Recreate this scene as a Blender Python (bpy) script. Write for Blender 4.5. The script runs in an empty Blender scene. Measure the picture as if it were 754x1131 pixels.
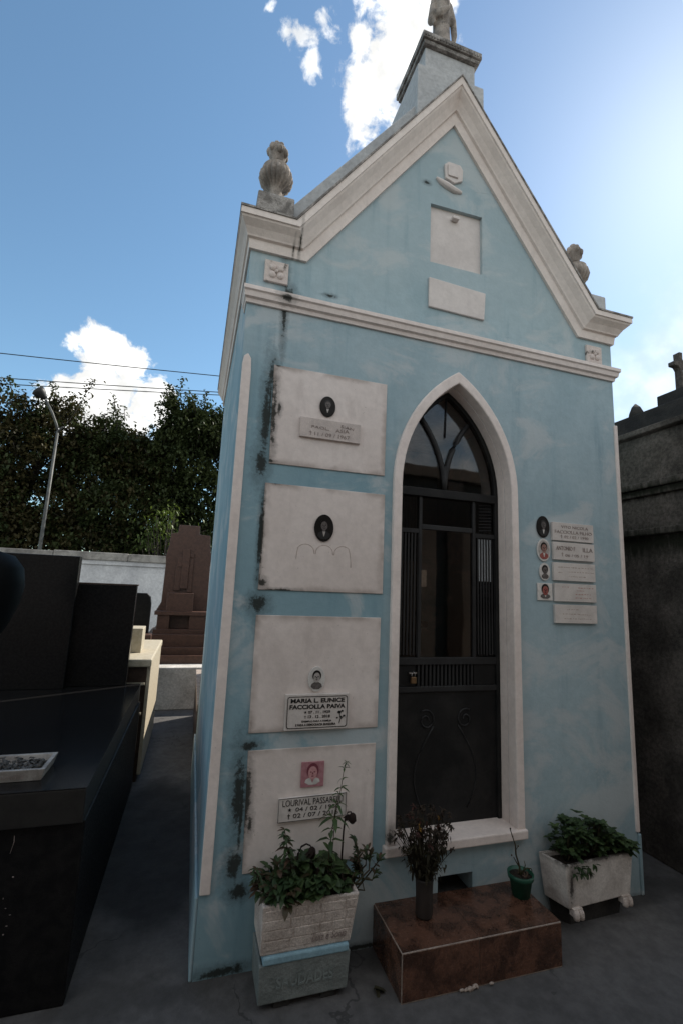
import bpy, bmesh, math, random
from mathutils import Vector, Matrix
R = math.radians
random.seed(11)
scene = bpy.context.scene
COL = scene.collection
ORG = {}

# ------------------------------------------------------------------ helpers
class MB:
    """collects shapes in world coordinates, links them as one mesh object"""
    def __init__(self): self.v = []; self.f = []; self.sm = []
    def add(self, vs, fs, smooth=False):
        o = len(self.v)
        self.v += [tuple(p) for p in vs]
        self.f += [tuple(i + o for i in f) for f in fs]
        self.sm += [smooth] * len(fs)
        return self
    def box(self, x0, x1, y0, y1, z0, z1):
        vs = [(x, y, z) for z in (z0, z1) for y in (y0, y1) for x in (x0, x1)]
        return self.add(vs, [(0, 2, 3, 1), (4, 5, 7, 6), (0, 1, 5, 4), (2, 6, 7, 3), (0, 4, 6, 2), (1, 3, 7, 5)])
    def hexa(self, b, t):          # bottom 4 corners, top 4 corners (counter-clockwise from above)
        vs = list(b) + list(t)
        return self.add(vs, [(3, 2, 1, 0), (4, 5, 6, 7), (0, 1, 5, 4), (1, 2, 6, 5), (2, 3, 7, 6), (3, 0, 4, 7)])
    def prism(self, pts, y0, y1):  # polygon in XZ, extruded along Y
        n = len(pts)
        vs = [(x, y0, z) for x, z in pts] + [(x, y1, z) for x, z in pts]
        fs = [tuple(range(n)), tuple(range(2 * n - 1, n - 1, -1))]
        fs += [(i, i + n, (i + 1) % n + n, (i + 1) % n) for i in range(n)]
        return self.add(vs, fs)
    def strip(self, outer, inner, y0, y1):   # open band between two polylines in XZ
        n = len(outer)
        vs = [(x, y0, z) for x, z in outer] + [(x, y0, z) for x, z in inner] + [(x, y1, z) for x, z in outer] + [(x, y1, z) for x, z in inner]
        fs = []
        for i in range(n - 1):
            a, b = i, i + 1
            fs += [(a, b, b + n, a + n), (a + 2 * n, a + 3 * n, b + 3 * n, b + 2 * n), (a, a + 2 * n, b + 2 * n, b), (a + n, b + n, b + 3 * n, a + 3 * n)]
        fs += [(0, n, 3 * n, 2 * n), (n - 1, 3 * n - 1, 4 * n - 1, 2 * n - 1)]
        return self.add(vs, fs)
    def tube(self, pts, r, seg=6, cap=True):
        pts = [Vector(p) for p in pts]
        if not hasattr(r, '__len__'): r = [r] * len(pts)
        vs, fs = [], []
        for i, p in enumerate(pts):
            d = (pts[min(i + 1, len(pts) - 1)] - pts[max(i - 1, 0)])
            if d.length < 1e-9: d = Vector((0, 0, 1))
            d.normalize()
            a = d.cross(Vector((0, 0, 1)) if abs(d.z) < .9 else Vector((1, 0, 0))).normalized()
            b = d.cross(a)
            for k in range(seg):
                t = 2 * math.pi * k / seg
                vs.append(p + (a * math.cos(t) + b * math.sin(t)) * r[i])
        for i in range(len(pts) - 1):
            for k in range(seg):
                k2 = (k + 1) % seg
                fs.append((i * seg + k, i * seg + k2, (i + 1) * seg + k2, (i + 1) * seg + k))
        if cap:
            fs.append(tuple(range(seg - 1, -1, -1))); fs.append(tuple(range((len(pts) - 1) * seg, len(pts) * seg)))
        return self.add(vs, fs, True)
    def lathe(self, cx, cy, prof, seg=24, mod=None, sx=1, sy=1):   # prof: (r, z)
        vs, fs = [], []
        for j, (r, z) in enumerate(prof):
            for k in range(seg):
                t = 2 * math.pi * k / seg
                rr = r * (mod(j, t, z) if mod else 1)
                vs.append((cx + rr * math.cos(t) * sx, cy + rr * math.sin(t) * sy, z))
        n = len(prof)
        for j in range(n - 1):
            for k in range(seg):
                k2 = (k + 1) % seg
                fs.append((j * seg + k, j * seg + k2, (j + 1) * seg + k2, (j + 1) * seg + k))
        fs.append(tuple(range(seg - 1, -1, -1))); fs.append(tuple(range((n - 1) * seg, n * seg)))
        return self.add(vs, fs, True)
    def ball(self, c, r, seg=12, rings=8):
        rx, ry, rz = r if hasattr(r, '__len__') else (r, r, r)
        prof = []
        vs, fs = [], []
        for j in range(rings + 1):
            a = math.pi * j / rings - math.pi / 2
            for k in range(seg):
                t = 2 * math.pi * k / seg
                q = max(math.cos(a), .02)
                vs.append((c[0] + rx * q * math.cos(t), c[1] + ry * q * math.sin(t), c[2] + rz * math.sin(a)))
        for j in range(rings):
            for k in range(seg):
                k2 = (k + 1) % seg
                fs.append((j * seg + k, j * seg + k2, (j + 1) * seg + k2, (j + 1) * seg + k))
        fs.append(tuple(range(seg - 1, -1, -1))); fs.append(tuple(range(rings * seg, (rings + 1) * seg)))
        return self.add(vs, fs, True)
    def leaf(self, p, d, up, L, W, fold=.25, curl=.2):
        p = Vector(p); d = Vector(d).normalized(); up = Vector(up)
        s = d.cross(up)
        if s.length < 1e-4: s = d.cross(Vector((1, .3, .2)))
        s.normalize(); n = s.cross(d).normalized()
        q = [p, p + d * L * .35 + n * 0, p + d * L * .75 - n * L * curl * .5, p + d * L - n * L * curl]
        a1 = q[1] + s * W * .5 + n * W * fold; a2 = q[1] - s * W * .5 + n * W * fold
        b1 = q[2] + s * W * .38 + n * W * fold * .8; b2 = q[2] - s * W * .38 + n * W * fold * .8
        return self.add([q[0], q[1], q[2], q[3], a1, a2, b1, b2],
                        [(0, 1, 4), (0, 5, 1), (1, 2, 6, 4), (1, 5, 7, 2), (2, 3, 6), (2, 7, 3)], True)
    def text(self, s, x0, x1, z0, z1, y, depth=.0015, bold=0.0, shear=0.0, rot=0.0):
        cu = bpy.data.curves.new('lettering', 'FONT'); cu.body = s; cu.size = 1.0; cu.offset = bold; cu.extrude = 0.0
        cu.resolution_u = 3
        ob = bpy.data.objects.new('lettering', cu); COL.objects.link(ob)
        dg = bpy.context.evaluated_depsgraph_get(); dg.update()
        me = bpy.data.meshes.new_from_object(ob.evaluated_get(dg))
        co = [v.co.copy() for v in me.vertices]
        if not co: return self
        ax, bx = min(c.x for c in co), max(c.x for c in co); az, bz = min(c.y for c in co), max(c.y for c in co)
        vs = []
        mx, mz = (x0 + x1) / 2, (z0 + z1) / 2
        for c in co:
            x = x0 + (c.x - ax) / (bx - ax) * (x1 - x0); z = z0 + (c.y - az) / (bz - az) * (z1 - z0)
            x += shear * (z - z0)
            dx, dz = x - mx, z - mz
            vs.append((mx + dx * math.cos(rot) - dz * math.sin(rot), y, mz + dx * math.sin(rot) + dz * math.cos(rot)))
        n = len(vs)
        fs = [tuple(p.vertices) for p in me.polygons]
        # side walls from boundary edges so the letters have thickness
        cnt = {}
        for f in fs:
            for i in range(len(f)):
                e = (f[i], f[(i + 1) % len(f)]); cnt[tuple(sorted(e))] = cnt.get(tuple(sorted(e)), []) + [e]
        vs2 = vs + [(p[0], p[1] + depth, p[2]) for p in vs]
        fs2 = list(fs) + [(a, a + n, b + n, b) for k, es in cnt.items() if len(es) == 1 for a, b in es]
        bpy.data.objects.remove(ob); bpy.data.curves.remove(cu); bpy.data.meshes.remove(me)
        return self.add(vs2, fs2)
    def build(self, name, mat, parent=None, loc=None, bevel=0, recalc=True, smooth_all=False):
        o = ORG[parent] if parent else Vector(loc or (0, 0, 0))
        me = bpy.data.meshes.new(name)
        me.from_pydata([tuple(Vector(p) - o) for p in self.v], [], self.f)
        me.polygons.foreach_set('use_smooth', [True] * len(self.f) if smooth_all else self.sm)
        if recalc:
            bm = bmesh.new(); bm.from_mesh(me); bmesh.ops.recalc_face_normals(bm, faces=bm.faces); bm.to_mesh(me); bm.free()
        me.materials.append(mat)
        ob = bpy.data.objects.new(name, me); COL.objects.link(ob)
        if parent: ob.parent = parent
        else: ob.location = o
        ORG[ob] = o
        if bevel:
            m = ob.modifiers.new('bevel', 'BEVEL'); m.width = bevel; m.segments = 2; m.limit_method = 'ANGLE'; m.angle_limit = R(40)
        return ob

def tag(o, label=None, cat=None, group=None, kind=None):
    if label: o['label'] = label
    if cat: o['category'] = cat
    if group: o['group'] = group
    if kind: o['kind'] = kind
    return o
def thing(name, loc, label, cat, group=None):
    o = bpy.data.objects.new(name, None); o.empty_display_size = .1; COL.objects.link(o)
    o.location = loc; ORG[o] = Vector(loc)
    return tag(o, label, cat, group)
def copy_tree(o, parent=None):
    c = o.copy(); COL.objects.link(c)
    if parent: c.parent = parent
    ORG[c] = ORG[o]
    for ch in [k for k in bpy.data.objects if k.parent == o]: copy_tree(ch, c)
    return c

# ------------------------------------------------------------------ materials
class NT:
    def __init__(self, nt): self.nt = nt
    def n(self, t, ins=None, **props):
        nd = self.nt.nodes.new(t)
        for k, v in props.items(): setattr(nd, k, v)
        for k, v in (ins or {}).items():
            s = nd.inputs[k]
            if isinstance(v, bpy.types.NodeSocket): self.nt.links.new(v, s)
            else: s.default_value = v
        return nd
    def math(self, op, a, b=0.0, c=None, clamp=False):
        ins = {0: a, 1: b}
        if c is not None: ins[2] = c
        return self.n('ShaderNodeMath', ins, operation=op, use_clamp=clamp).outputs[0]
    def vmath(self, op, a, b=(0, 0, 0), c=None):
        ins = {0: a, 1: b}
        if c is not None: ins[2] = c
        nd = self.n('ShaderNodeVectorMath', ins, operation=op)
        return nd.outputs['Value'] if op in ('LENGTH', 'DOT_PRODUCT', 'DISTANCE') else nd.outputs[0]
    def noise(self, vec, scale, detail=4, rough=.55, dist=0.0):
        return self.n('ShaderNodeTexNoise', {'Vector': vec, 'Scale': scale, 'Detail': detail, 'Roughness': rough, 'Distortion': dist}).outputs[0]
    def ramp(self, fac, lo, hi, a=0.0, b=1.0):
        return self.n('ShaderNodeMapRange', {0: fac, 1: lo, 2: hi, 3: a, 4: b}, interpolation_type='SMOOTHSTEP').outputs[0]
    def mix(self, fac, a, b, blend='MIX'):
        nd = self.n('ShaderNodeMix', {}, data_type='RGBA', blend_type=blend)
        for i, v in ((0, fac), (6, a), (7, b)):
            s = nd.inputs[i]
            if isinstance(v, bpy.types.NodeSocket): self.nt.links.new(v, s)
            else: s.default_value = v if i == 0 else (tuple(v) + (1,))[:4]
        return nd.outputs[2]

def material(name, base, alt=None, scale=3.0, rough=.8, bump=.0, bscale=40, stains=None, stain_col=(.022, .024, .02), fine=.12,
             lo=.35, hi=.68, spec=.3, metallic=0.0, coat=0.0, extra=None, translucent=0.0, stain_gain=1.0, stretch=(1, 1, 1), rvar=0.0):
    m = bpy.data.materials.new(name); m.use_nodes = True
    nt = m.node_tree; nt.nodes.clear(); N = NT(nt)
    out = N.n('ShaderNodeOutputMaterial'); bs = N.n('ShaderNodeBsdfPrincipled')
    pos = N.n('ShaderNodeNewGeometry').outputs['Position']
    sp = N.vmath('MULTIPLY', pos, stretch)
    alt = alt or tuple(c * .8 for c in base)
    big = N.noise(sp, scale, 5, .6, .4)
    col = N.mix(N.ramp(big, lo, hi), base, alt)
    fn = N.noise(pos, scale * 14, 4, .7)
    k = N.ramp(fn, .3, .7, 1 - fine, 1 + fine)
    col = N.mix(1.0, col, N.n('ShaderNodeCombineColor', {0: k, 1: k, 2: k}).outputs[0], 'MULTIPLY')
    if extra: col = extra(N, pos, col)
    if stains:
        D = None
        for cx, cz, rx, rz in stains:
            d = N.vmath('LENGTH', N.vmath('MULTIPLY_ADD', pos, (1 / rx, 0, 1 / rz), (-cx / rx, 0, -cz / rz)))
            D = d if D is None else N.math('MINIMUM', D, d)
        nz = N.noise(pos, 48, 6, .75)
        nb = N.noise(pos, 9, 4, .6)
        f = N.math('ADD', N.math('SUBTRACT', .92, D), N.math('ADD', N.math('MULTIPLY', N.math('SUBTRACT', nz, .5), 1.6), N.math('MULTIPLY', N.math('SUBTRACT', nb, .5), 1.0)))
        f1 = N.ramp(f, .06, .68, 0, .95 * stain_gain); f2 = N.ramp(f, -.55, .35, 0, .38 * stain_gain)
        f = N.math('MAXIMUM', f1, f2)
        col = N.mix(f, col, stain_col)
    nt.links.new(col, bs.inputs['Base Color'])
    bs.inputs['Roughness'].default_value = rough
    if rvar: nt.links.new(N.ramp(N.noise(pos, scale * 5, 4, .6), .3, .7, rough - rvar, rough + rvar), bs.inputs['Roughness'])
    bs.inputs['Specular IOR Level'].default_value = spec
    bs.inputs['Metallic'].default_value = metallic
    if coat: bs.inputs['Coat Weight'].default_value = coat; bs.inputs['Coat Roughness'].default_value = .08
    if bump:
        b = N.math('ADD', N.noise(pos, bscale, 5, .65), N.math('MULTIPLY', N.noise(pos, bscale * .2, 3), 1.2))
        bn = N.n('ShaderNodeBump', {'Strength': bump, 'Distance': .01, 'Height': b})
        nt.links.new(bn.outputs[0], bs.inputs['Normal'])
    sh = bs.outputs[0]
    if translucent:
        tr = N.n('ShaderNodeBsdfTranslucent'); nt.links.new(col, tr.inputs[0])
        mx = N.n('ShaderNodeMixShader', {0: translucent, 1: bs.outputs[0], 2: tr.outputs[0]}); sh = mx.outputs[0]
    nt.links.new(sh, out.inputs[0])
    return m

# mould and damp with shapes of their own (centre x, z, half sizes)
WALL_ST = [(.972, 3.925, .035, .02), (.148, 2.37, .012, .34), (.143, 1.78, .012, .34), (.145, .62, .014, .32), (.19, 2.93, .022, .30), (.15, 2.58, .035, .12), (.135, 2.34, .04, .34), (.125, 2.12, .05, .12), (.15, 1.80, .022, .34),
           (.155, 1.47, .07, .06), (.155, .86, .07, .035), (.13, .68, .045, .26), (.13, .40, .055, .10), (.16, .30, .06, .05),
           (.205, 3.02, .05, .06), (.42, 3.06, .05, .015), (.10, .015, .16, .03), (.7, .01, .4, .02), (1.9, .0, .6, .015), (.17, 3.25, .03, .08)]
SLAB_ST = [(.158, 2.37, .010, .33), (.154, 1.78, .007, .34), (.160, .62, .010, .32), (.168, 2.36, .026, .30), (.192, 2.40, .018, .05), (.165, 1.56, .03, .03), (.25, 1.53, .12, .012), (.15, 1.78, .012, .30),
           (.165, .66, .028, .22), (.185, .55, .02, .07), (.18, 2.62, .04, .012), (.2, 2.03, .06, .01), (.165, 2.135, .03, .012)]
def wallpatch(N, pos, col):
    # deeper repainted / damp patches and vertical runs on the blue paint
    st = N.noise(N.vmath('MULTIPLY', pos, (9, 9, .9)), 1.0, 5, .6)
    col = N.mix(N.ramp(st, .52, .75, 0, .38), col, (.12, .225, .275))
    lo = N.noise(N.vmath('MULTIPLY', pos, (2.2, 2.2, 3.0)), 1.0, 5, .65, .6)
    col = N.mix(N.ramp(lo, .49, .62, 0, .72), col, (.455, .495, .505))
    spk = N.noise(pos, 85, 2, .5)
    col = N.mix(N.ramp(spk, .745, .79, 0, .55), col, (.09, .11, .12))
    hair = N.n('ShaderNodeTexVoronoi', {'Vector': N.vmath('ADD', N.vmath('MULTIPLY', pos, (1.1, 1.1, 1.5)), (0, 0, 0)), 'Scale': 2.0}, feature='DISTANCE_TO_EDGE').outputs[0]
    wob = N.math('ADD', hair, N.math('MULTIPLY', N.noise(pos, 18, 3), .012))
    gate = N.ramp(N.noise(pos, 1.7, 2), .60, .66)
    return N.mix(N.math('MULTIPLY', N.ramp(wob, .005, .0085, .4, 0), gate), col, (.07, .10, .12))
def wallpatch_front(N, pos, col):
    # the strip around the burial niches was repainted in a deeper blue
    sx = N.n('ShaderNodeSeparateXYZ', {0: N.vmath('ADD', pos, N.vmath('MULTIPLY', N.vmath('SUBTRACT', N.n('ShaderNodeTexNoise', {'Vector': pos, 'Scale': 3.0, 'Detail': 4.0}).outputs[1], (.5, .5, .5)), (.25, 0, .5)))})
    k = N.math('MULTIPLY', N.ramp(sx.outputs[0], .86, .70), N.ramp(sx.outputs[2], 2.75, 2.35))
    col = N.mix(N.math('MULTIPLY', k, .58), col, (.150, .290, .350))
    k2 = N.ramp(sx.outputs[2], 3.05, 3.35)
    col = N.mix(N.math('MULTIPLY', k2, .35), col, (.38, .45, .48))
    return wallpatch(N, pos, col)
def whitepatch(N, pos, col):
    st = N.noise(N.vmath('MULTIPLY', pos, (14, 14, 1.2)), 1.0, 5, .6)
    col = N.mix(N.ramp(st, .58, .85, 0, .22), col, (.36, .31, .28))
    sp = N.noise(pos, 55, 3, .6)
    return N.mix(N.ramp(sp, .72, .80, 0, .5), col, (.12, .10, .09))
M = {}
M['blue'] = material('blue_wall_paint', (.345, .440, .475), (.285, .385, .425), 1.4, .85, .16, 55, WALL_ST, extra=wallpatch_front, spec=.2, fine=.05)
M['blue_plain'] = material('blue_side_paint', (.29, .40, .445), (.235, .345, .39), 1.8, .85, .16, 60, None, extra=wallpatch, spec=.2, fine=.05)
M['white'] = material('white_trim_paint', (.75, .67, .625), (.66, .58, .535), 2.2, .8, .15, 70, [(.24, 3.29, .010, .10), (.21, 3.25, .008, .06), (.19, 2.97, .06, .035), (.82, .44, .03, .06)], extra=whitepatch, spec=.25, fine=.06)
def slabedge(N, pos, col):
    xyz = N.n('ShaderNodeSeparateXYZ', {0: N.vmath('ADD', pos, N.vmath('MULTIPLY', N.vmath('SUBTRACT', N.n('ShaderNodeTexNoise', {'Vector': pos, 'Scale': 22.0, 'Detail': 5.0}).outputs[1], (.5, .5, .5)), (.03, 0, .03)))})
    D = N.math('MINIMUM', N.math('ABSOLUTE', N.math('SUBTRACT', xyz.outputs[0], .157)), N.math('ABSOLUTE', N.math('SUBTRACT', xyz.outputs[0], .752)))
    for zz in (2.622, 2.124, 2.028, 1.529, 1.416, .913, .844, .365): D = N.math('MINIMUM', D, N.math('ABSOLUTE', N.math('SUBTRACT', xyz.outputs[2], zz)))
    col = N.mix(N.math('MULTIPLY', N.ramp(D, .035, .0, 0, .6), N.ramp(N.noise(pos, 6, 3), .35, .6)), col, (.27, .22, .19))
    sm = N.noise(N.vmath('MULTIPLY', pos, (5, 5, 2.2)), 1.0, 5, .65, .8)
    col = N.mix(N.ramp(sm, .52, .72, 0, .42), col, (.46, .40, .37))
    return N.mix(N.ramp(N.noise(pos, 75, 2, .5), .74, .79, 0, .5), col, (.16, .13, .12))
M['slab'] = material('white_niche_plaster', (.70, .63, .59), (.62, .55, .51), 1.7, .85, .12, 50, SLAB_ST, spec=.2, fine=.05, extra=slabedge)
M['slab_gable'] = material('white_gable_plaster', (.64, .585, .56), (.56, .51, .49), 2.0, .85, .12, 50, None, spec=.2, fine=.05)
M['grey_paint'] = material('grey_blue_paint', (.47, .475, .48), (.37, .375, .385), 3.0, .85, .35, 45, None, extra=whitepatch, spec=.2)
M['old_stone'] = material('weathered_stone', (.36, .315, .28), (.17, .15, .135), 9, .9, .4, 60, None, fine=.2, spec=.2, lo=.38, hi=.66)
M['cap_stone'] = material('mossy_cap_stone', (.37, .345, .325), (.16, .148, .138), 14, .9, .5, 60, None, fine=.4, spec=.2, lo=.36, hi=.6)
M['rosette'] = material('flaking_white_plaster', (.62, .54, .50), (.10, .09, .08), 22, .9, .6, 80, None, spec=.2, lo=.56, hi=.70)
M['metal'] = material('dark_door_paint', (.010, .0105, .011), (.022, .0215, .021), 5, .5, .08, 60, None, spec=.18, rvar=.08)
M['metal_lt'] = material('worn_door_rail', (.024, .025, .026), (.015, .015, .016), 7, .5, .1, 60, None, spec=.25)
M['brass'] = material('tarnished_brass', (.22, .14, .075), (.12, .08, .045), 12, .5, .0, 60, None, metallic=.8)
M['steel'] = material('steel_shackle', (.5, .5, .5), None, 8, .35, 0, 60, None, metallic=1)
M['roof'] = material('roof_cement', (.16, .15, .14), (.08, .075, .07), 4, .95, .5, 30)
M['interior'] = material('interior_plaster', (.60, .52, .46), (.48, .41, .36), 2, .9, .2, 30)
M['int_white'] = material('interior_white_card', (.6, .58, .55), None, 5, .8)
M['wood'] = material('dark_altar_wood', (.05, .03, .02), (.03, .018, .012), 6, .6, .1, 30)
M['marble'] = material('plaque_marble', (.60, .555, .52), (.50, .46, .43), 9, .5, .05, 60, None, spec=.4, fine=.05)
M['marble_old'] = material('greyed_plaque_marble', (.55, .48, .44), (.44, .385, .355), 14, .6, .1, 60, None, spec=.35, fine=.1)
M['black'] = material('black_lettering', (.012, .012, .012), None, 9, .5, 0, 60, None, spec=.4)
M['fade_letter'] = material('faded_grey_lettering', (.20, .165, .15), (.30, .25, .23), 60, .7)
M['ghost_letter'] = material('ghost_lettering', (.42, .34, .29), (.34, .27, .24), 60, .8)
M['red_letter'] = material('faded_red_lettering', (.40, .22, .20), (.46, .33, .29), 50, .8)
M['cer_dark'] = material('dark_photo_ceramic', (.010, .009, .008), (.016, .014, .013), 30, .35, 0, 60, None, spec=.15)
M['cer_white'] = material('white_photo_ceramic', (.62, .60, .57), None, 30, .2, 0, 60, None, spec=.5)
M['ph_grey'] = material('photo_mid_grey', (.085, .075, .07), (.14, .125, .12), 60, .35, 0, 60, None, spec=.2)
M['ph_light'] = material('photo_light_grey', (.40, .37, .35), (.3, .28, .26), 60, .25, 0, 60, None, spec=.5)
M['ph_skin'] = material('photo_face_tone', (.30, .17, .14), (.22, .12, .10), 60, .25, 0, 60, None, spec=.5)
M['ph_red'] = material('photo_red_tone', (.25, .055, .05), (.30, .10, .08), 60, .25, 0, 60, None, spec=.5)
M['ph_pink'] = material('photo_pink_tone', (.42, .21, .23), (.34, .15, .17), 60, .3, 0, 60, None, spec=.4)
M['ph_pinkface'] = material('photo_pink_face', (.55, .30, .30), (.46, .23, .24), 60, .3, 0, 60, None, spec=.4)
M['ph_maroon'] = material('photo_maroon_tone', (.19, .05, .07), None, 60, .3, 0, 60, None, spec=.4)
M['planter'] = material('worn_white_planter', (.60, .53, .48), (.42, .36, .32), 12, .85, .5, 90, None, extra=whitepatch, fine=.22, spec=.2)
M['planter2'] = material('streaked_white_planter', (.58, .54, .50), (.40, .36, .33), 7, .8, .3, 60, [(1.70, .20, .022, .12), (1.9, .30, .5, .02)], extra=whitepatch, fine=.12, spec=.2, stain_col=(.05, .045, .04))
M['planter_blue'] = material('pale_blue_grey_planter', (.20, .222, .215), (.14, .16, .155), 10, .8, .45, 80, None, extra=whitepatch, fine=.15, spec=.25)
M['planter_letter'] = material('rubbed_raised_lettering', (.205, .235, .228), (.145, .17, .165), 30, .8, .2, 60, None, spec=.25)
M['rim_blue'] = material('light_blue_rim', (.25, .40, .47), (.19, .31, .37), 8, .7, .2, 60, None, spec=.3)
M['soil'] = material('dark_soil', (.02, .014, .010), (.035, .025, .018), 40, .95, 1.0, 90)
def gran(c1, c2, name, rough=.22, sc=90, **k):
    return material(name, c1, c2, sc, rough, 0, 60, None, spec=.5, fine=.2, **k)
M['step'] = material('brown_granite_tile', (.112, .054, .035), (.048, .024, .016), 12, .22, 0, 60, None, spec=.5, fine=.4, rvar=.1, lo=.4, hi=.62)
M['grout'] = material('pale_grout', (.40, .33, .28), (.25, .2, .17), 30, .9)
M['black_granite'] = material('black_polished_granite', (.007, .007, .0075), (.013, .0125, .0125), 60, .2, 0, 60, None, spec=.2, fine=.3, rvar=.05)
M['black_granite_rough'] = material('black_worn_granite', (.006, .006, .0065), (.011, .0105, .0105), 20, .45, .1, 60, None, spec=.12, fine=.3, rvar=.08)
M['vase_black'] = material('matt_black_vase', (.004, .004, .004), None, 20, .6, 0, 60, None, spec=.08)
M['grey_band'] = material('dark_grey_slab_edge', (.018, .0175, .016), (.012, .0115, .011), 20, .4, 0, 60, None, spec=.4)
M['cream'] = material('cream_granite', (.50, .44, .335), (.42, .36, .26), 30, .5, .15, 60, None, spec=.4, fine=.18)
M['brown_monument'] = material('brown_red_granite', (.085, .042, .029), (.055, .027, .019), 30, .4, 0, 60, None, spec=.4, fine=.25)
M['concrete'] = material('grey_concrete', (.58, .55, .51), (.42, .39, .35), 4, .92, .5, 50, None, fine=.2)
M['opposite'] = material('brown_opposite_stone', (.17, .13, .105), (.11, .085, .07), 2, .9, .4, 30)
M['opp_panel'] = material('grey_opposite_panel', (.34, .30, .27), (.26, .225, .20), 3, .8, .2, 30)
M['dark_brown'] = material('dark_brown_granite', (.06, .038, .028), (.035, .022, .016), 25, .4)
def groundpatch(N, pos, col):
    # darker patch in the alley, dirt along the wall foot, grit and hairline cracks
    w = N.vmath('ADD', pos, N.vmath('MULTIPLY', N.vmath('SUBTRACT', N.n('ShaderNodeTexNoise', {'Vector': pos, 'Scale': 3.5, 'Detail': 5.0}).outputs[1], (.5, .5, .5)), (.35, .6, 0)))
    dd = N.vmath('LENGTH', N.vmath('MULTIPLY_ADD', w, (1 / .34, 1 / .95, 0), (.22 / .34, -1.15 / .95, 0)))
    col = N.mix(N.ramp(dd, 1.1, .75, 0, .72), col, (.016, .016, .017))
    y = N.n('ShaderNodeSeparateXYZ', {0: w}).outputs[1]
    col = N.mix(N.ramp(N.math('ABSOLUTE', y), .14, .02, 0, .5), col, (.022, .021, .019))
    big = N.noise(pos, 2.6, 6, .65, .5)
    col = N.mix(N.ramp(big, .52, .70, 0, .5), col, (.062, .059, .057))
    col = N.mix(N.ramp(N.noise(pos, 130, 2, .5), .70, .78, 0, .5), col, (.16, .15, .14))
    hair = N.n('ShaderNodeTexVoronoi', {'Vector': N.vmath('ADD', pos, N.vmath('MULTIPLY', N.vmath('SUBTRACT', N.n('ShaderNodeTexNoise', {'Vector': pos, 'Scale': 7.0, 'Detail': 4.0}).outputs[1], (.5, .5, .5)), (.3, .3, .3))), 'Scale': 1.1}, feature='DISTANCE_TO_EDGE').outputs[0]
    return N.mix(N.math('MULTIPLY', N.ramp(hair, .003, .008, .5, 0), N.ramp(N.noise(pos, 1.2, 2), .45, .55)), col, (.012, .012, .012))
M['ground'] = material('cement_ground', (.108, .103, .101), (.080, .077, .076), 1.1, .85, .3, 70, None, fine=.18, spec=.3, rvar=.08, extra=groundpatch)
M['wall_white'] = material('whitewashed_wall', (.62, .62, .62), (.46, .46, .47), 1.6, .9, .3, 20, None, extra=whitepatch)
M['coping'] = material('old_coping', (.36, .34, .31), (.15, .14, .13), 3.5, .95, .5, 25)
def mosspatch(N, pos, col):
    z = N.n('ShaderNodeSeparateXYZ', {0: pos}).outputs[2]
    nz = N.noise(N.vmath('MULTIPLY', pos, (1, 9, 1.6)), 2.2, 5, .7)
    k = N.math('ABSOLUTE', N.math('SUBTRACT', z, 1.93)); k = N.ramp(N.math('ADD', k, N.math('MULTIPLY', nz, .28)), .16, .27, 1, 0)
    k2 = N.math('ABSOLUTE', N.math('SUBTRACT', z, 2.27)); k2 = N.ramp(N.math('ADD', k2, N.math('MULTIPLY', nz, .2)), .1, .17, 1, 0)
    return N.mix(N.math('MAXIMUM', k, k2), col, (.014, .015, .009))
M['dark_concrete'] = material('sooty_concrete', (.105, .092, .082), (.036, .032, .028), 3.2, .95, .7, 40, None, extra=mosspatch, fine=.35)
M['soot_shade'] = material('black_soot_and_shade', (.022, .022, .022), (.04, .038, .035), 6, .9, .5, 40)
M['pole'] = material('galvanised_pole', (.10, .105, .10), (.06, .06, .06), 8, .55, .1, 30, None, metallic=.2)
M['lamp_dark'] = material('dark_lamp_head', (.02, .02, .02), None, 8, .5)
M['wire'] = material('black_cable', (.015, .015, .016), None, 8, .6)
M['bark'] = material('grey_bark', (.05, .042, .034), (.03, .025, .02), 12, .9, .6, 30)
M['leaf_a'] = material('dark_green_leaves', (.055, .070, .026), (.024, .035, .013), 1.3, .5, 0, 60, None, spec=.15, translucent=.32, fine=.4)
M['leaf_b'] = material('bronze_green_leaves', (.066, .056, .024), (.030, .028, .012), 1.3, .5, 0, 60, None, spec=.15, translucent=.34, fine=.4)
M['leaf_c'] = material('yellow_green_leaves', (.10, .14, .025), (.05, .08, .015), 1.6, .5, 0, 60, None, spec=.35, translucent=.3, fine=.4)
M['plant_a'] = material('planter_green_leaves', (.042, .072, .026), (.024, .046, .018), 14, .5, 0, 60, None, spec=.35, translucent=.15)
M['plant_b'] = material('fresh_green_leaves', (.075, .115, .04), (.045, .08, .03), 14, .5, 0, 60, None, spec=.35, translucent=.2)
M['plant_red'] = material('reddish_leaves', (.075, .042, .026), (.05, .05, .025), 18, .5, 0, 60, None, spec=.3, translucent=.15)
M['stem'] = material('green_brown_stem', (.05, .048, .022), (.035, .025, .015), 20, .7)
M['dead'] = material('dried_black_flower', (.014, .009, .008), (.025, .014, .010), 30, .9)
M['dry_stem'] = material('dry_flower_stem', (.026, .022, .010), (.018, .013, .008), 30, .85)
M['dry_leaf'] = material('dry_brown_leaf', (.034, .030, .015), (.020, .016, .009), 30, .85, translucent=.1)
M['fl_yellow'] = material('faded_yellow_petal', (.30, .17, .03), (.12, .06, .02), 40, .8)
M['fl_red'] = material('faded_red_petal', (.06, .020, .015), (.03, .014, .01), 40, .8)
M['fl_brown'] = material('withered_petal', (.04, .028, .018), (.022, .015, .011), 40, .9)
M['vase'] = material('dark_stone_vase', (.035, .028, .025), (.022, .019, .017), 16, .5, .1, 60)
M['pot'] = material('green_plastic_pot', (.012, .075, .045), (.010, .06, .036), 12, .4, 0, 60, None, spec=.4)
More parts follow.
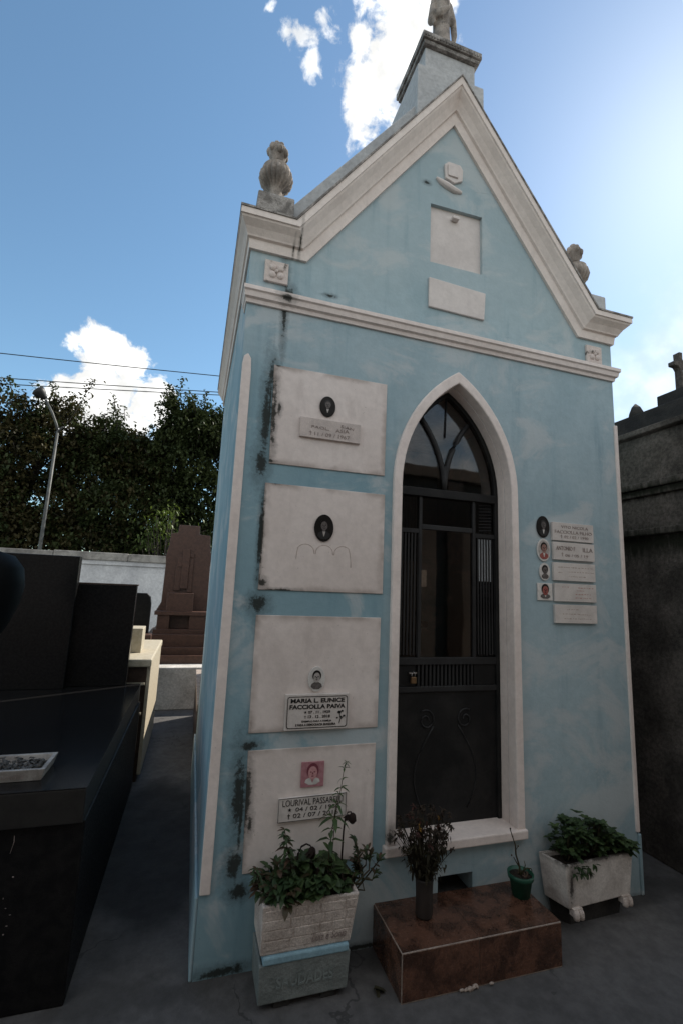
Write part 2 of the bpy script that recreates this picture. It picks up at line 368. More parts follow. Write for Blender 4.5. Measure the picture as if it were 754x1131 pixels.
M['tray'] = material('tray_marble', (.36, .34, .32), (.22, .2, .185), 12, .6, .1, 60)
M['pebble'] = material('dark_pebbles', (.09, .085, .08), (.03, .028, .026), 50, .7)
def glass_mat(name, tint, ior=1.45, rough=.03):
    m = bpy.data.materials.new(name); m.use_nodes = True; nt = m.node_tree; nt.nodes.clear(); N = NT(nt)
    out = N.n('ShaderNodeOutputMaterial')
    tr = N.n('ShaderNodeBsdfTransparent', {0: tint + (1,)}); gl = N.n('ShaderNodeBsdfGlossy', {'Roughness': rough})
    pos = N.n('ShaderNodeNewGeometry').outputs['Position']
    bn = N.n('ShaderNodeBump', {'Strength': .05, 'Distance': .01, 'Height': N.noise(pos, 6, 2)})
    nt.links.new(bn.outputs[0], gl.inputs['Normal'])
    fr = N.n('ShaderNodeFresnel', {'IOR': ior})
    mx = N.n('ShaderNodeMixShader', {0: fr.outputs[0], 1: tr.outputs[0], 2: gl.outputs[0]}); nt.links.new(mx.outputs[0], out.inputs[0])
    return m
M['glass'] = glass_mat('clear_door_glass', (.85, .82, .79), 1.5)
M['flute'] = glass_mat('fluted_door_glass', (.42, .42, .42), 1.3, .2)
M['lou'] = material('pale_louvre_and_glint', (.40, .43, .45), None, 6, .4, 0, 60, None, spec=.4, translucent=.3)

# ------------------------------------------------------------------ ground
MB().add([(-150, -150, 0), (150, -150, 0), (150, 150, 0), (-150, 150, 0)], [(0, 1, 2, 3)]).build('ground', M['ground'])
tag(bpy.data.objects['ground'], kind='structure')

# ------------------------------------------------------------------ the blue mausoleum
W, DEP = 2.29, 2.15
TL, TR, AP = (.283, 3.212), (2.021, 3.16), (1.145, 4.372)
T = thing('mausoleum', (1.145, 0, 0), 'pale blue gabled mausoleum with white trim and pointed arch door', 'mausoleum')
def arch(cx, w, zs, h, n=14):
    Rr = (w * w + h * h) / (2 * w)
    L = []
    for i in range(n + 1):
        a = math.asin(h / Rr) * i / n
        L.append((cx - w + Rr - Rr * math.cos(a), zs + Rr * math.sin(a)))
    return L + [(2 * cx - x, z) for x, z in L[-2::-1]]
CX = 1.1765
OPEN = [(CX - .3315, .40)] + arch(CX, .3315, 2.1, .60) + [(CX + .3315, .40)]
VENT = [(1.075, .145), (1.075, .238), (1.26, .238), (1.26, .145)]
GPAN = [(.998, 3.415), (.998, 3.795), (1.343, 3.805), (1.343, 3.42)]
WALL = [(0, 0), (W, 0), (W, 3.27), (2.11, 3.27), (1.145, 4.50), (.19, 3.31), (0, 3.31)]
def plate_with_holes(outer, holes, y0, y1):
    bm = bmesh.new(); edges = []
    for loop in [outer] + holes:
        vs = [bm.verts.new((x, y0, z)) for x, z in loop]
        for i in range(len(vs)): edges.append(bm.edges.new((vs[i], vs[(i + 1) % len(vs)])))
    bmesh.ops.triangle_fill(bm, use_beauty=True, use_dissolve=False, edges=edges)
    r = bmesh.ops.extrude_face_region(bm, geom=bm.faces[:])
    bmesh.ops.translate(bm, verts=[g for g in r['geom'] if isinstance(g, bmesh.types.BMVert)], vec=(0, y1 - y0, 0))
    bmesh.ops.recalc_face_normals(bm, faces=bm.faces)
    bm.verts.index_update()
    b = MB(); b.add([v.co[:] for v in bm.verts], [[v.index for v in f.verts] for f in bm.faces]); bm.free()
    return b
plate_with_holes(WALL, [OPEN, VENT, GPAN], 0, .16).build('front_wall', M['blue'], T)
MB().box(0.001, .14, .16, DEP, 0, 3.3).build('side_wall', M['blue_plain'], T)
rw = MB().box(W - .14, W - .001, .16, .95, 0, 3.26).box(W - .14, W - .001, 1.40, DEP, 0, 3.26).box(W - .14, W - .001, .95, 1.40, 0, 1.5).box(W - .14, W - .001, .95, 1.40, 2.05, 3.26)
rw.build('side_wall', M['blue_plain'], T)
MB().prism([(.14, 0), (W - .14, 0), (W - .14, 3.26), (2.11, 3.27), (1.145, 4.3), (.19, 3.28), (.14, 3.28)], DEP - .14, DEP - .002).build('back_wall', M['blue_plain'], T)
wf = MB().box(W - .10, W - .05, .951, 1.399, 1.501, 1.52).box(W - .10, W - .05, .951, .985, 1.515, 2.049).box(W - .10, W - .05, 1.365, 1.399, 1.515, 2.049)
win = wf.build('side_window', M['metal_lt'], T)
lv = MB()
for i in range(9):
    z = 1.53 + i * .058
    lv.hexa([(W - .10, .986, z), (W - .10, 1.364, z), (W - .052, 1.364, z + .030), (W - .052, .986, z + .030)][::-1], [(W - .10, .986, z + .006), (W - .10, 1.364, z + .006), (W - .052, 1.364, z + .036), (W - .052, .986, z + .036)][::-1])
lv.build('louvre', M['lou'], win)
# roof: two slopes
r = MB()
r.prism([(-.02, 3.30), (.06, 3.30), (1.145, 4.40), (2.23, 3.26), (2.31, 3.26), (1.145, 4.49)], .17, DEP + .04)
r.build('roof', M['roof'], T)
MB().box(.142, W - .142, .162, DEP - .142, .30, .36).build('inner_floor', M['interior'], T)
MB().box(.141, W - .141, .162, DEP - .142, 2.95, 3.0).build('inner_ceiling', M['interior'], T)
# plinth
MB().box(-.014, .0, -.002, DEP, 0, .30).build('plinth', M['blue_plain'], T, bevel=.006)
MB().box(W, W + .018, -.012, DEP, 0, .30).build('plinth', M['blue_plain'], T, bevel=.006)
# corner strips
st = MB().prism([(.001, .308), (.044, .306), (.046, 2.56), (.042, 2.63), (.026, 2.655), (.008, 2.64), (.001, 2.60)], -.012, .0)
st.build('corner_strip', M['white'], T, bevel=.004)
MB().box(W - .012, W + .012, -.010, .06, .308, 2.62).build('corner_strip', M['white'], T, bevel=.004)

# cornice swept along side - gable - side
PROF = [(0, -.05), (0, .016), (.048, .022), (.052, .036), (.060, .040), (.085, .060), (.108, .088), (.116, .092), (.118, .10), (.15, .10), (.15, -.05)]
EL, ER = .66, .80       # the side cornices stick out a little less than the front
def cornice_profile_points():
    rings = []
    nl = Vector((-(AP[1] - TL[1]), AP[0] - TL[0])).normalized(); nr = Vector((AP[1] - TR[1], TR[0] - AP[0])).normalized()
    up = Vector((0, 1))
    def bis(a, b):
        c = (a + b); c.normalize(); return c / c.dot(a)
    vL, vA, vR = bis(up, nl), bis(nl, nr), bis(nr, up)
    zl, zr = TL[1], TR[1]
    rings.append([(-p * EL, DEP + .06, zl + n) for n, p in PROF])
    rings.append([(-p * EL, -p, zl + n) for n, p in PROF])
    rings.append([(TL[0] + vL.x * n, -p, TL[1] + vL.y * n) for n, p in PROF])
    rings.append([(AP[0] + vA.x * n, -p, AP[1] + vA.y * n) for n, p in PROF])
    rings.append([(TR[0] + vR.x * n, -p, TR[1] + vR.y * n) for n, p in PROF])
    rings.append([(W + p * ER, -p, zr + n) for n, p in PROF])
    rings.append([(W + p * ER, DEP + .06, zr + n) for n, p in PROF])
    return rings
rg = cornice_profile_points()
c = MB(); npf = len(PROF); vs = [p for ring in rg for p in ring]; fs = []
for i in range(len(rg) - 1):
    for k in range(npf):
        k2 = (k + 1) % npf
        fs.append((i * npf + k, i * npf + k2, (i + 1) * npf + k2, (i + 1) * npf + k))
fs += [tuple(range(npf)), tuple(range(len(rg) * npf - 1, (len(rg) - 1) * npf - 1, -1))]
c.add(vs, fs).build('cornice', M['white'], T)
# thin weathered capping on the cornice
cap = MB(); vs = []; fs = []
for ring in rg:
    pass
def capring(i):
    base = rg[i]; a = Vector(base[9]); b = Vector(base[10]); top = (a - Vector(base[8])).normalized()
    o = (a - b).normalized()
    return [a + o * .006 + top * .001, a + o * .006 + top * .012, b + top * .012, b + top * .001]
cr = [capring(i) for i in range(len(rg))]
vs = [p for q in cr for p in q]
for i in range(len(cr) - 1):
    for k in range(4):
        fs.append((i * 4 + k, i * 4 + (k + 1) % 4, i * 4 + 4 + (k + 1) % 4, i * 4 + 4 + k))
fs += [(0, 1, 2, 3), (len(vs) - 1, len(vs) - 2, len(vs) - 3, len(vs) - 4)]
MB().add(vs, fs).build('cornice_capping', M['cap_stone'], T)
# parapet behind the raking cornice
def off(P, nrm, n): return (P[0] + nrm[0] * n, P[1] + nrm[1] * n)
nl = (-.803, .596); nr = (.81, .585)
p0 = off(TL, nl, .155); p1 = off(AP, (0, 1), .155 / .596)
q0 = off(TL, nl, .262); q1 = off(AP, (0, 1), .262 / .596)
s0 = off(TR, nr, .155); t0 = off(TR, nr, .262)
P = MB()
P.prism([(.215, 3.375), (p1[0], p1[1] - .06), (p1[0], q1[1]), (.205, 3.585)], .062, .24)
P.prism([(p1[0], p1[1] - .06), (2.085, 3.33), (2.10, 3.50), (p1[0], q1[1])], .062, .24)
P.build('parapet', M['grey_paint'], T, bevel=.006)
MB().box(2.16, 2.275, .0, .22, 3.32, 3.50).build('corner_block', M['grey_paint'], T, bevel=.008)
MB().box(2.2755, 2.335, .01, .22, 3.32, 3.42).build('corner_block', M['grey_paint'], T, bevel=.008)
# band moulding
b = MB(); zb0, zb1 = 2.915, 2.985
prof = [(zb0, -.05), (zb0, .012), (zb0 + .018, .016), (zb0 + .024, .030), (zb0 + .048, .036), (zb0 + .054, .045), (zb0 + .074, .045), (zb0 + .074, -.05)]
ringsb = [[(-.45 * p, .10, z + .006) for z, p in prof], [(-.45 * p, -p, z + .006) for z, p in prof], [(W + .6 * p, -p, z - .004) for z, p in prof], [(W + .6 * p, .35, z - .004) for z, p in prof]]
vs = [p for q in ringsb for p in q]; fs = []; n8 = len(prof)
for i in range(3):
    for k in range(n8): fs.append((i * n8 + k, i * n8 + (k + 1) % n8, (i + 1) * n8 + (k + 1) % n8, (i + 1) * n8 + k))
fs += [tuple(range(n8)), tuple(range(4 * n8 - 1, 3 * n8 - 1, -1))]
b.add(vs, fs).build('band_moulding', M['white'], T)
# gable panels, ornaments
MB().prism([(.985, 3.40), (.985, 3.81), (1.357, 3.82), (1.357, 3.40)], .022, .05).build('gable_panel', M['slab_gable'], T)
MB().prism([(.987, 3.308), (1.356, 3.292), (1.345, 3.120), (.987, 3.126)], -.014, .0).build('gable_slab', M['slab_gable'], T, bevel=.004)
o = MB()
o.prism([(1.085, 3.985), (1.08, 4.075), (1.105, 4.10), (1.185, 4.10), (1.205, 4.07), (1.20, 3.995), (1.145, 3.965)], -.016, .0)
o.prism([(1.10, 4.0), (1.098, 4.075), (1.165, 4.08), (1.168, 4.0)], -.024, -.0161)
rb = [(1.03, -.004, 3.975), (1.06, -.004, 3.955), (1.10, -.004, 3.94), (1.15, -.004, 3.925), (1.20, -.004, 3.925)]
o.tube(rb, [.008, .018, .022, .020, .010], 8)
o.build('crest_ornament', M['slab_gable'], T, bevel=.005)
MB().box(1.14, 1.185, -.01, .021, 3.735, 3.755).build('crest_ornament', M['slab_gable'], T, bevel=.004)
for x0, x1, z0, z1 in ((.073, .193, 3.055, 3.172), (2.082, 2.20, 3.005, 3.12)):
    q = MB().box(x0, x1, -.016, 0, z0, z1)
    cx, cz = (x0 + x1) / 2, (z0 + z1) / 2
    for k in range(4):
        a = R(45 + 90 * k); q.ball((cx + .028 * math.cos(a), -.016, cz + .028 * math.sin(a)), (.02, .012, .02), 8, 5)
    q.ball((cx, -.018, cz), (.011, .012, .011), 8, 5)
    q.build('rosette_block', M['rosette'], T, bevel=.003)
# niche slabs
SL = [((.155, 2.622), (.753, 2.622), (.752, 2.125), (.162, 2.122)), ((.151, 2.027), (.757, 2.028), (.759, 1.530), (.151, 1.528)),
      ((.151, 1.416), (.753, 1.416), (.750, .913), (.153, .913)), ((.157, .843), (.745, .845), (.741, .366), (.167, .363))]
slabs = []
for i, s in enumerate(SL):
    sb = MB().prism([s[0], s[1], s[2], s[3]], -.006, -.0002).build('niche_slab', M['slab'], T, bevel=.0025); slabs.append(sb)
# dirt outline left by a removed inscription on the second slab
g = MB()
for k in range(3):
    x0 = .318 + k * .092
    pts = [(x0 + .043 - .043 * math.cos(math.pi * t / 12) , -.0063, 1.705 + .045 * math.sin(math.pi * t / 12) ** .8 - (.055 * max(0, t - 9) / 3 if k == 2 else .03 * max(0, 2 - t) / 2 if k == 0 else 0)) for t in range(13)]
    g.tube(pts, [.0006 + .0008 * abs(math.sin(t * 1.3 + k)) for t in range(13)], 4)
g.build('dirt_outline', M['ghost_letter'], slabs[1])
# vent recess
MB().box(1.02, 1.32, .60, .62, .002, .298).build('vent_back', M['soot_shade'], T)
MB().box(1.0765, 1.2585, .003, .55, .1452, .1505).build('vent_floor', M['soot_shade'], T)
# door surround and sill
outer = [(CX - .372, .402)] + arch(CX - .002, .374, 2.1, .665) + [(CX + .376, .402)]
inner = [(CX - .329, .402)] + arch(CX, .329, 2.1, .5975) + [(CX + .329, .402)]
MB().strip(outer, inner, -.022, .045).build('door_surround', M['white'], T, bevel=.006)
rev_o = [(CX - .3325, .402)] + arch(CX, .3325, 2.1, .602) + [(CX + .3325, .402)]
rev_i = [(CX - .327, .402)] + arch(CX, .327, 2.1, .595) + [(CX + .327, .402)]
MB().strip(rev_o, rev_i, .0455, .158).build('door_reveal', M['white'], T)
MB().box(CX - .385, CX + .382, -.035, .156, .362, .405).build('door_sill', M['white'], T, bevel=.006)

# the door: frame, rails, panes, tracery
XL, XR, DY = CX - .3265, CX + .3265, .10
FR = MB()
fo = [(XL, .402)] + arch(CX, .3262, 2.1, .593) + [(XR, .402)]; fi = [(XL + .022, .402)] + arch(CX, .304, 2.1, .565) + [(XR - .022, .402)]
FR.strip(fo, fi, DY, DY + .04)
FR.box(XL + .022, XR - .022, DY - .006, DY + .04, 2.065, 2.112)          # transom
door = FR.build('door', M['metal'], T, bevel=.003)
rl = MB()
rl.box(1.005, 1.024, DY + .004, DY + .034, 1.205, 2.065).box(1.337, 1.356, DY + .004, DY + .034, 1.205, 2.065)
rl.box(1.024, 1.337, DY + .006, DY + .032, 1.885, 1.912)
rl.box(XL + .022, XR - .022, DY + .002, DY + .036, 1.175, 1.212)
rl.box(XL + .022, XR - .022, DY + .002, DY + .036, 1.040, 1.068)
rl.build('door_rail', M['metal_lt'], door, bevel=.003)
MB().box(XL + .022, XR - .022, DY + .014, DY + .026, .404, 1.040).build('kick_panel', M['metal'], door)
for a, b2 in ((XL + .03, 1.000), (1.345, XR - .022)): MB().box(a, b2, DY + .012, DY + .026, 1.068, 1.175).build('lock_panel', M['metal'], door, bevel=.003)
vb = MB()
for i in range(15): x = 1.012 + i * .0225; vb.box(x, x + .011, DY + .010, DY + .024, 1.068, 1.175)
vb.build('vent_slats', M['metal_lt'], door)
MB().box(1.012, 1.34, DY + .028, DY + .032, 1.068, 1.175).build('vent_backing', M['metal'], door)
MB().box(1.024, 1.337, DY + .016, DY + .020, 1.212, 1.885).build('pane', M['glass'], door)
MB().box(1.024, 1.337, DY + .016, DY + .022, 1.912, 2.065).build('pane', M['flute'], door)
for x0, x1 in ((XL + .022, 1.005), (1.356, XR - .022)):
    fl = MB(); n = 7; wv = (x1 - x0) / n
    for i in range(n):
        a = x0 + i * wv
        fl.prism([(a, 1.212), (a + wv, 1.212), (a + wv, 2.065), (a, 2.065)], DY + .016, DY + .020)
    fl.build('side_pane', M['flute'], door)
    bars = MB()
    for i in range(n + 1):
        a = x0 + i * wv; bars.box(a - .0045, a + .0045, DY + .010, DY + .0155, 1.225, 1.86)
    bars.box(x0, x1, DY + .006, DY + .030, 1.862, 1.885)
    if x0 > 1.2:
        for i in range(9):
            z = 1.90 + i * .018; bars.add([(x0 + .025, DY + .008, z), (x1 - .02, DY + .008, z + .006), (x1 - .02, DY + .014, z + .012), (x0 + .025, DY + .014, z + .006)], [(0, 1, 2, 3)])
    bars.build('pane_bars', M['metal_lt'], door)
    if x0 > 1.2:
        for i in range(2, n): MB().box(x0 + i * wv - .0155, x0 + i * wv - .0055, DY + .0115, DY + .0145, 1.62, 1.855).build('sky_glint_strip', M['lou'], door)  # pale strips painted in for sky reflected in this pane
tym = [(XL + .022, 2.112)] + [p for p in arch(CX, .304, 2.1, .565) if p[1] > 2.113] + [(XR - .022, 2.112)]
MB().prism(tym, DY + .018, DY + .022).build('tympanum_pane', M['glass'], door)
tr = MB(); RR = .7087
for sgn in (-1, 1):
    pts = []
    for i in range(12):
        dz = .02 + i * .039; x = (RR - math.sqrt(max(RR * RR - dz * dz, 0)))
        x *= 1.15
        if x > .165: break
        pts.append((CX - .015 + sgn * x, DY + .014, 2.105 + dz))
    tr.tube(pts, .015, 6)
tr.tube([(CX - .015, DY + .012, 2.10), (CX - .015, DY + .012, 2.25)], .014, 6)
tr.tube([(CX - .012, DY + .014, 2.42), (CX - .003, DY + .014, 2.66)], .004, 5)
tr.build('tracery', M['metal_lt'], door)
for sx, s in ((1.065, -1), (1.292, 1)):
    sc = MB()
    pts = []
    for i in range(26):
        a = i / 25 * 2 * math.pi * 1.35; rr = .052 - .040 * i / 25
        pts.append((sx + s * rr * math.cos(a + 1.0), DY + .013, .90 + rr * math.sin(a + 1.0)))
    sc.tube(pts, .0045, 5)
    x0, z0 = pts[0][0], pts[0][2]
    st2 = [(sx - s * .052 * .8, DY + .013, .87)] + [(sx - s * (.045 - .11 * math.sin(t / 9 * 2.6)) * 1.0, DY + .013, .87 - .40 * t / 9) for t in range(1, 10)]
    sc.tube(st2, .0045, 5)
    sc.build('scroll_ornament', M['metal_lt'], door)
pk = MB().box(.966, .996, DY - .012, DY + .004, 1.085, 1.118).build('padlock', M['brass'], door, bevel=.004)
MB().tube([(.972, DY - .004, 1.118), (.972, DY - .004, 1.134), (.981, DY - .004, 1.143), (.990, DY - .004, 1.134), (.990, DY - .004, 1.118)], .0028, 6).box(.960, 1.002, DY - .001, DY + .011, 1.133, 1.139).build('shackle', M['steel'], door)
# inside: altar, shelf, small card
MB().box(.55, 1.75, 1.55, 2.0, .36, 1.25).box(.50, 1.80, 1.50, 2.0, 1.25, 1.30).build('altar', M['wood'], T, bevel=.01)
MB().box(1.030, 1.066, DY + .030, DY + .036, 1.575, 1.665).build('paper_card', M['int_white'], door)
MB().box(.75, 1.09, .24, .27, .37, 1.72).build('inner_partition', M['interior'], T)
MB().box(1.02, 1.60, 1.93, 2.008, 1.36, 2.2).build('altar_panel', M['interior'], T, bevel=.01)

# pedestal at the apex
pd = MB().box(.915, 1.385, .03, .44, 4.40, 4.79).box(.968, 1.325, .04, .40, 4.79, 4.945)
ped = pd.build('pedestal', M['grey_paint'], T, bevel=.006)
cp = MB().box(.950, 1.346, .018, .415, 4.945, 4.975).box(.938, 1.358, .006, .428, 4.975, 5.022)
for i in range(20):
    x = .946 + i * .0208; cp.box(x, x + .012, -.001, .006, 4.982, 5.004)
cp.build('pedestal_cap', M['cap_stone'], ped, bevel=.005)

# ------------------------------------------------------------------ statue and urns
def remeshed(mb, name, mat, loc, vox, smooth=True):
    tmp = mb.build(name, mat, loc=loc)
    m = tmp.modifiers.new('r', 'REMESH'); m.mode = 'VOXEL'; m.voxel_size = vox
    m2 = tmp.modifiers.new('s', 'SMOOTH'); m2.iterations = 2
    dg = bpy.context.evaluated_depsgraph_get(); dg.update()
    me = bpy.data.meshes.new_from_object(tmp.evaluated_get(dg)); me.name = name
    tmp.modifiers.clear(); old = tmp.data; tmp.data = me; bpy.data.meshes.remove(old)
    if not me.materials: me.materials.append(mat)
    for p in me.polygons: p.use_smooth = smooth
    return tmp
sx, sy, sz = 1.128, .13, 5.022
s = MB()
fold = lambda j, t, z: 1 + .07 * math.sin(7 * t + 3 * z) + .03 * math.sin(13 * t)
s.lathe(sx, sy, [(.066, sz), (.064, sz + .03), (.060, sz + .12), (.060, sz + .20), (.066, sz + .27), (.070, sz + .32), (.060, sz + .36), (.034, sz + .39), (.022, sz + .40)], 40, fold, 1.0, .85)
s.lathe(sx, sy, [(.024, sz + .38), (.021, sz + .43)], 12)
s.ball((sx, sy - .005, sz + .465), (.034, .038, .045), 16, 12)
s.ball((sx, sy + .008, sz + .475), (.040, .040, .044), 16, 12)
s.ball((sx, sy - .043, sz + .462), (.006, .009, .012), 8, 6)
# left arm folded under a hanging mantle, right arm down at the side
s.tube([(sx - .062, sy, sz + .335), (sx - .085, sy - .015, sz + .22), (sx - .035, sy - .065, sz + .215), (sx + .02, sy - .07, sz + .25)], [.026, .031, .026, .015], 10)
s.tube([(sx - .075, sy - .005, sz + .30), (sx - .088, sy - .01, sz + .20), (sx - .070, sy - .035, sz + .165)], [.022, .030, .014], 10)
s.tube([(sx + .062, sy, sz + .335), (sx + .092, sy - .01, sz + .24), (sx + .096, sy - .02, sz + .15), (sx + .086, sy - .025, sz + .085)], [.026, .024, .022, .012], 10)
for k in range(11):
    a = R(190 + k * 16); s.tube([(sx + .058 * math.cos(a), sy + .050 * math.sin(a), sz + .26), (sx + .061 * math.cos(a + .05), sy + .053 * math.sin(a + .05), sz + .12), (sx + .066 * math.cos(a), sy + .058 * math.sin(a), sz + .005)], [.004, .006, .008], 5)
s.v = [(sx + (x - sx) * .90, sy + (y - sy) * .95, sz + (z - sz) * 1.38) for x, y, z in s.v]
st = remeshed(s, 'stone_statue', M['old_stone'], (sx, sy, sz), .005)
tag(st, 'small weathered stone statue of a robed figure on the roof pedestal', 'statue')

def urn(cx, cy, z0):
    u = thing('stone_urn', (cx, cy, z0), 'weathered fluted stone urn on the left corner of the blue mausoleum cornice', 'urn', 'stone urns on the mausoleum corners')
    MB().box(cx - .095, cx + .095, cy - .095, cy + .095, z0, z0 + .185).build('base_block', M['cap_stone'], u, bevel=.008)
    z = z0 + .185
    pr = [(r_, z + h_) for r_, h_ in ((.070, 0), (.072, .015), (.045, .028), (.035, .06), (.038, .098), (.060, .116), (.084, .138), (.094, .168), (.088, .198), (.071, .216), (.076, .226), (.058, .235), (.031, .248), (.028, .27))]
    def gad(j, t, zz): return 1 + (-.20 * (1 - abs(math.sin(9 * t))) ** 1.5 if 4 < j < 9 else 0)
    b = MB().lathe(cx, cy, pr, 108, gad).build('bowl', M['old_stone'], u)
    z2 = z + .262
    f = MB().lathe(cx, cy, [(.034, z2), (.036, z2 + .015), (.044, z2 + .04), (.052, z2 + .065), (.050, z2 + .09), (.036, z2 + .115), (.018, z2 + .13), (.006, z2 + .134)], 20)
    rq = random.Random(3)
    for k in range(7):
        a = 2 * math.pi * k / 7 + .3; f.ball((cx + .042 * math.cos(a), cy + .042 * math.sin(a), z2 + .075 + rq.uniform(-.01, .012)), (.021, .021, .027), 8, 6)
        f.ball((cx + .028 * math.cos(a + .4), cy + .028 * math.sin(a + .4), z2 + .108), (.017, .017, .016), 8, 6)
    f.ball((cx - .006, cy, z2 + .126), (.022, .022, .018), 10, 6)
    f.build('flame_finial', M['old_stone'], u)
    return u
u1 = urn(.108, .085, 3.375)
u2 = copy_tree(u1); u2.location = (2.125, .10, 3.325); u2.rotation_euler.z = R(25)
tag(u2, 'weathered stone urn half hidden behind the right slope of the gable', 'urn')

# ------------------------------------------------------------------ plaques and portraits
YS = -.0063      # front face of the niche slabs
def plaque(x0, x1, z0, z1, y, label, mat, th=.014, tilt=0, group=None):
    p = MB().prism([(x0, z0), (x1, z0 + tilt), (x1, z1 + tilt), (x0, z1)], y - th, y - .0003).build('name_plaque', mat, loc=((x0 + x1) / 2, y, z0), bevel=.0015)
    return tag(p, label, 'plaque', group)
def dagger(b, x, z, h, y):
    w = h * .13; b.box(x - w / 2, x + w / 2, y, y + .0012, z, z + h); b.box(x - h * .27, x - w / 2, y, y + .0012, z + h * .62, z + h * .62 + w); b.box(x + w / 2, x + h * .27, y, y + .0012, z + h * .62, z + h * .62 + w)
def star(b, x, z, r, y):
    pts = [(x + (r if k % 2 == 0 else r * .42) * math.sin(k * math.pi / 5), z + (r if k % 2 == 0 else r * .42) * math.cos(k * math.pi / 5)) for k in range(10)]
    b.prism(pts, y, y + .0012)
# niche 1
p = plaque(.298, .609, 2.272, 2.372, YS, 'small greyed marble plaque with missing letters on the top niche', M['marble_old'])
y = YS - .0155; t = MB()
t.text('PAOL,', .355, .445, 2.318, 2.334, y, rot=-.03); t.text('ASIA', .478, .548, 2.316, 2.333, y, rot=.05); t.text('SIAN', .505, .572, 2.338, 2.352, y, rot=-.12)
dagger(t, .352, 2.284, .022, y); t.text('11 / 09 / 1967', .372, .552, 2.285, 2.303, y)
t.build('lettering', M['fade_letter'], p)
# niche 3
p = plaque(.305, .600, .921, 1.073, YS, 'white marble plaque with black border and bold black lettering', M['marble'], .016)
y = YS - .0175; t = MB()
def rrect(x0, x1, z0, z1, r, n=5):
    pts = []
    for cx, cz, a0 in ((x1 - r, z1 - r, 0), (x0 + r, z1 - r, 90), (x0 + r, z0 + r, 180), (x1 - r, z0 + r, 270)):
        for k in range(n + 1): a = R(a0 + 90 * k / n); pts.append((cx + r * math.cos(a), cz + r * math.sin(a)))
    return pts + [pts[0]]
t.strip(rrect(.313, .592, .929, 1.064, .012), rrect(.316, .589, .932, 1.061, .010), y, y + .001)
t.text('MARIA L. EUNICE', .328, .578, 1.036, 1.055, y, bold=.035); t.text('FACCIOLLA PAIVA', .324, .581, 1.010, 1.029, y, bold=.035)
star(t, .397, .996, .0065, y); t.text('07 . 11 . 1929', .410, .512, .990, 1.002, y, bold=.02)
dagger(t, .397, .970, .013, y); t.text('13 . 12 . 2018', .410, .512, .971, .983, y, bold=.02)
t.text('EXEMPLO PARA A FAMÍLIA', .382, .52, .954, .963, y, bold=.02); t.text('E PARA A DEMOCRACIA BRASILEIRA', .355, .54, .938, .948, y, bold=.02)
for dx, dz, rr in ((.555, .992, .009), (.568, .997, .006), (.546, .968, .005), (.562, .972, .006), (.577, .976, .006)): t.prism([(dx + rr * math.cos(k * .9), dz + rr * .75 * math.sin(k * .9)) for k in range(7)], y, y + .001)
t.tube([(.557, y, .985), (.562, y, .968), (.556, y, .945)], .0016, 4); t.tube([(.562, y, .962), (.575, y, .974)], .0013, 4)
t.build('lettering', M['black'], p)
# niche 4
p = plaque(.300, .604, .551, .645, YS, 'white marble plaque with thin black lettering behind the planter stems', M['marble'], .014, .004)
y = YS - .0155; t = MB()
t.strip([(.300, .551), (.604, .555), (.604, .649), (.300, .645), (.300, .551)], [(.3018, .5528), (.6022, .5568), (.6022, .6472), (.3018, .6432), (.3018, .5528)], y, y + .001)
t.text('LOURIVAL PASSARELLI', .318, .588, .613, .638, y, bold=-.005)
star(t, .350, .598, .0085, y); t.text('04 / 02 / 1930', .376, .572, .590, .606, y); dagger(t, .347, .562, .021, y); t.text('02 / 07 / 2016', .366, .568, .565, .582, y)
t.build('lettering', M['black'], p)
# plaques right of the door
GR = 'marble plaques stacked right of the door'
RP = [(1.777, 2.067, 1.868, 1.972), (1.779, 2.068, 1.759, 1.859), (1.777, 2.068, 1.643, 1.743), (1.780, 2.068, 1.528, 1.627), (1.778, 2.067, 1.410, 1.511)]
LB = ['topmost marble plaque beside the door with a three line inscription', 'second marble plaque from the top with dark broken name letters',
      'third marble plaque from the top with almost blank faded writing', 'fourth marble plaque with small reddish writing beside the square portrait', 'lowest marble plaque of the stack with faded brown writing']
for (x0, x1, z0, z1), lb, i in zip(RP, LB, range(5)):
    p = plaque(x0, x1, z0, z1, -.0005, lb, M['marble'], .016, 0, GR); y = -.018; t = MB(); m = M['fade_letter']
    if i == 0:
        t.text('VITO NICOLA', x0 + .06, x0 + .25, z0 + .072, z0 + .088, y); t.text('FACCIOLLA FILHO', x0 + .015, x0 + .275, z0 + .042, z0 + .060, y)
        dagger(t, x0 + .06, z0 + .014, .020, y); t.text('02 / 02 / 1990', x0 + .08, x0 + .25, z0 + .016, z0 + .031, y)
    elif i == 1:
        m = M['black'] if False else M['fade_letter']
        t.text('ANTONIO F', x0 + .018, x0 + .15, z0 + .055, z0 + .078, y, bold=.01); t.text('ILLA', x0 + .205, x0 + .275, z0 + .053, z0 + .076, y, bold=.01)
        dagger(t, x0 + .06, z0 + .02, .022, y); t.text('06 / 05 / 19', x0 + .08, x0 + .24, z0 + .02, z0 + .035, y)
    else:
        m = M['ghost_letter'] if i != 3 else M['red_letter']
        rows = {2: [(.03, .09, .075), (.03, .06, .045), (.10, .26, .075), (.10, .27, .05), (.10, .22, .025)], 3: [(.05, .09, .08), (.16, .27, .078), (.15, .20, .062), (.14, .25, .042), (.14, .25, .022)], 4: [(.08, .15, .075), (.05, .15, .05), (.16, .24, .048), (.06, .25, .025)]}[i]
        rnd = random.Random(i)
        for a, b2, zz in rows:
            x = x0 + a
            while x < x0 + b2:
                w = rnd.uniform(.006, .016); t.box(x, x + w, y + .001, y + .002, z0 + zz - rnd.uniform(.001, .003), z0 + zz + rnd.uniform(.001, .003)); x += w + rnd.uniform(.003, .010)
    t.build('lettering', m, p)

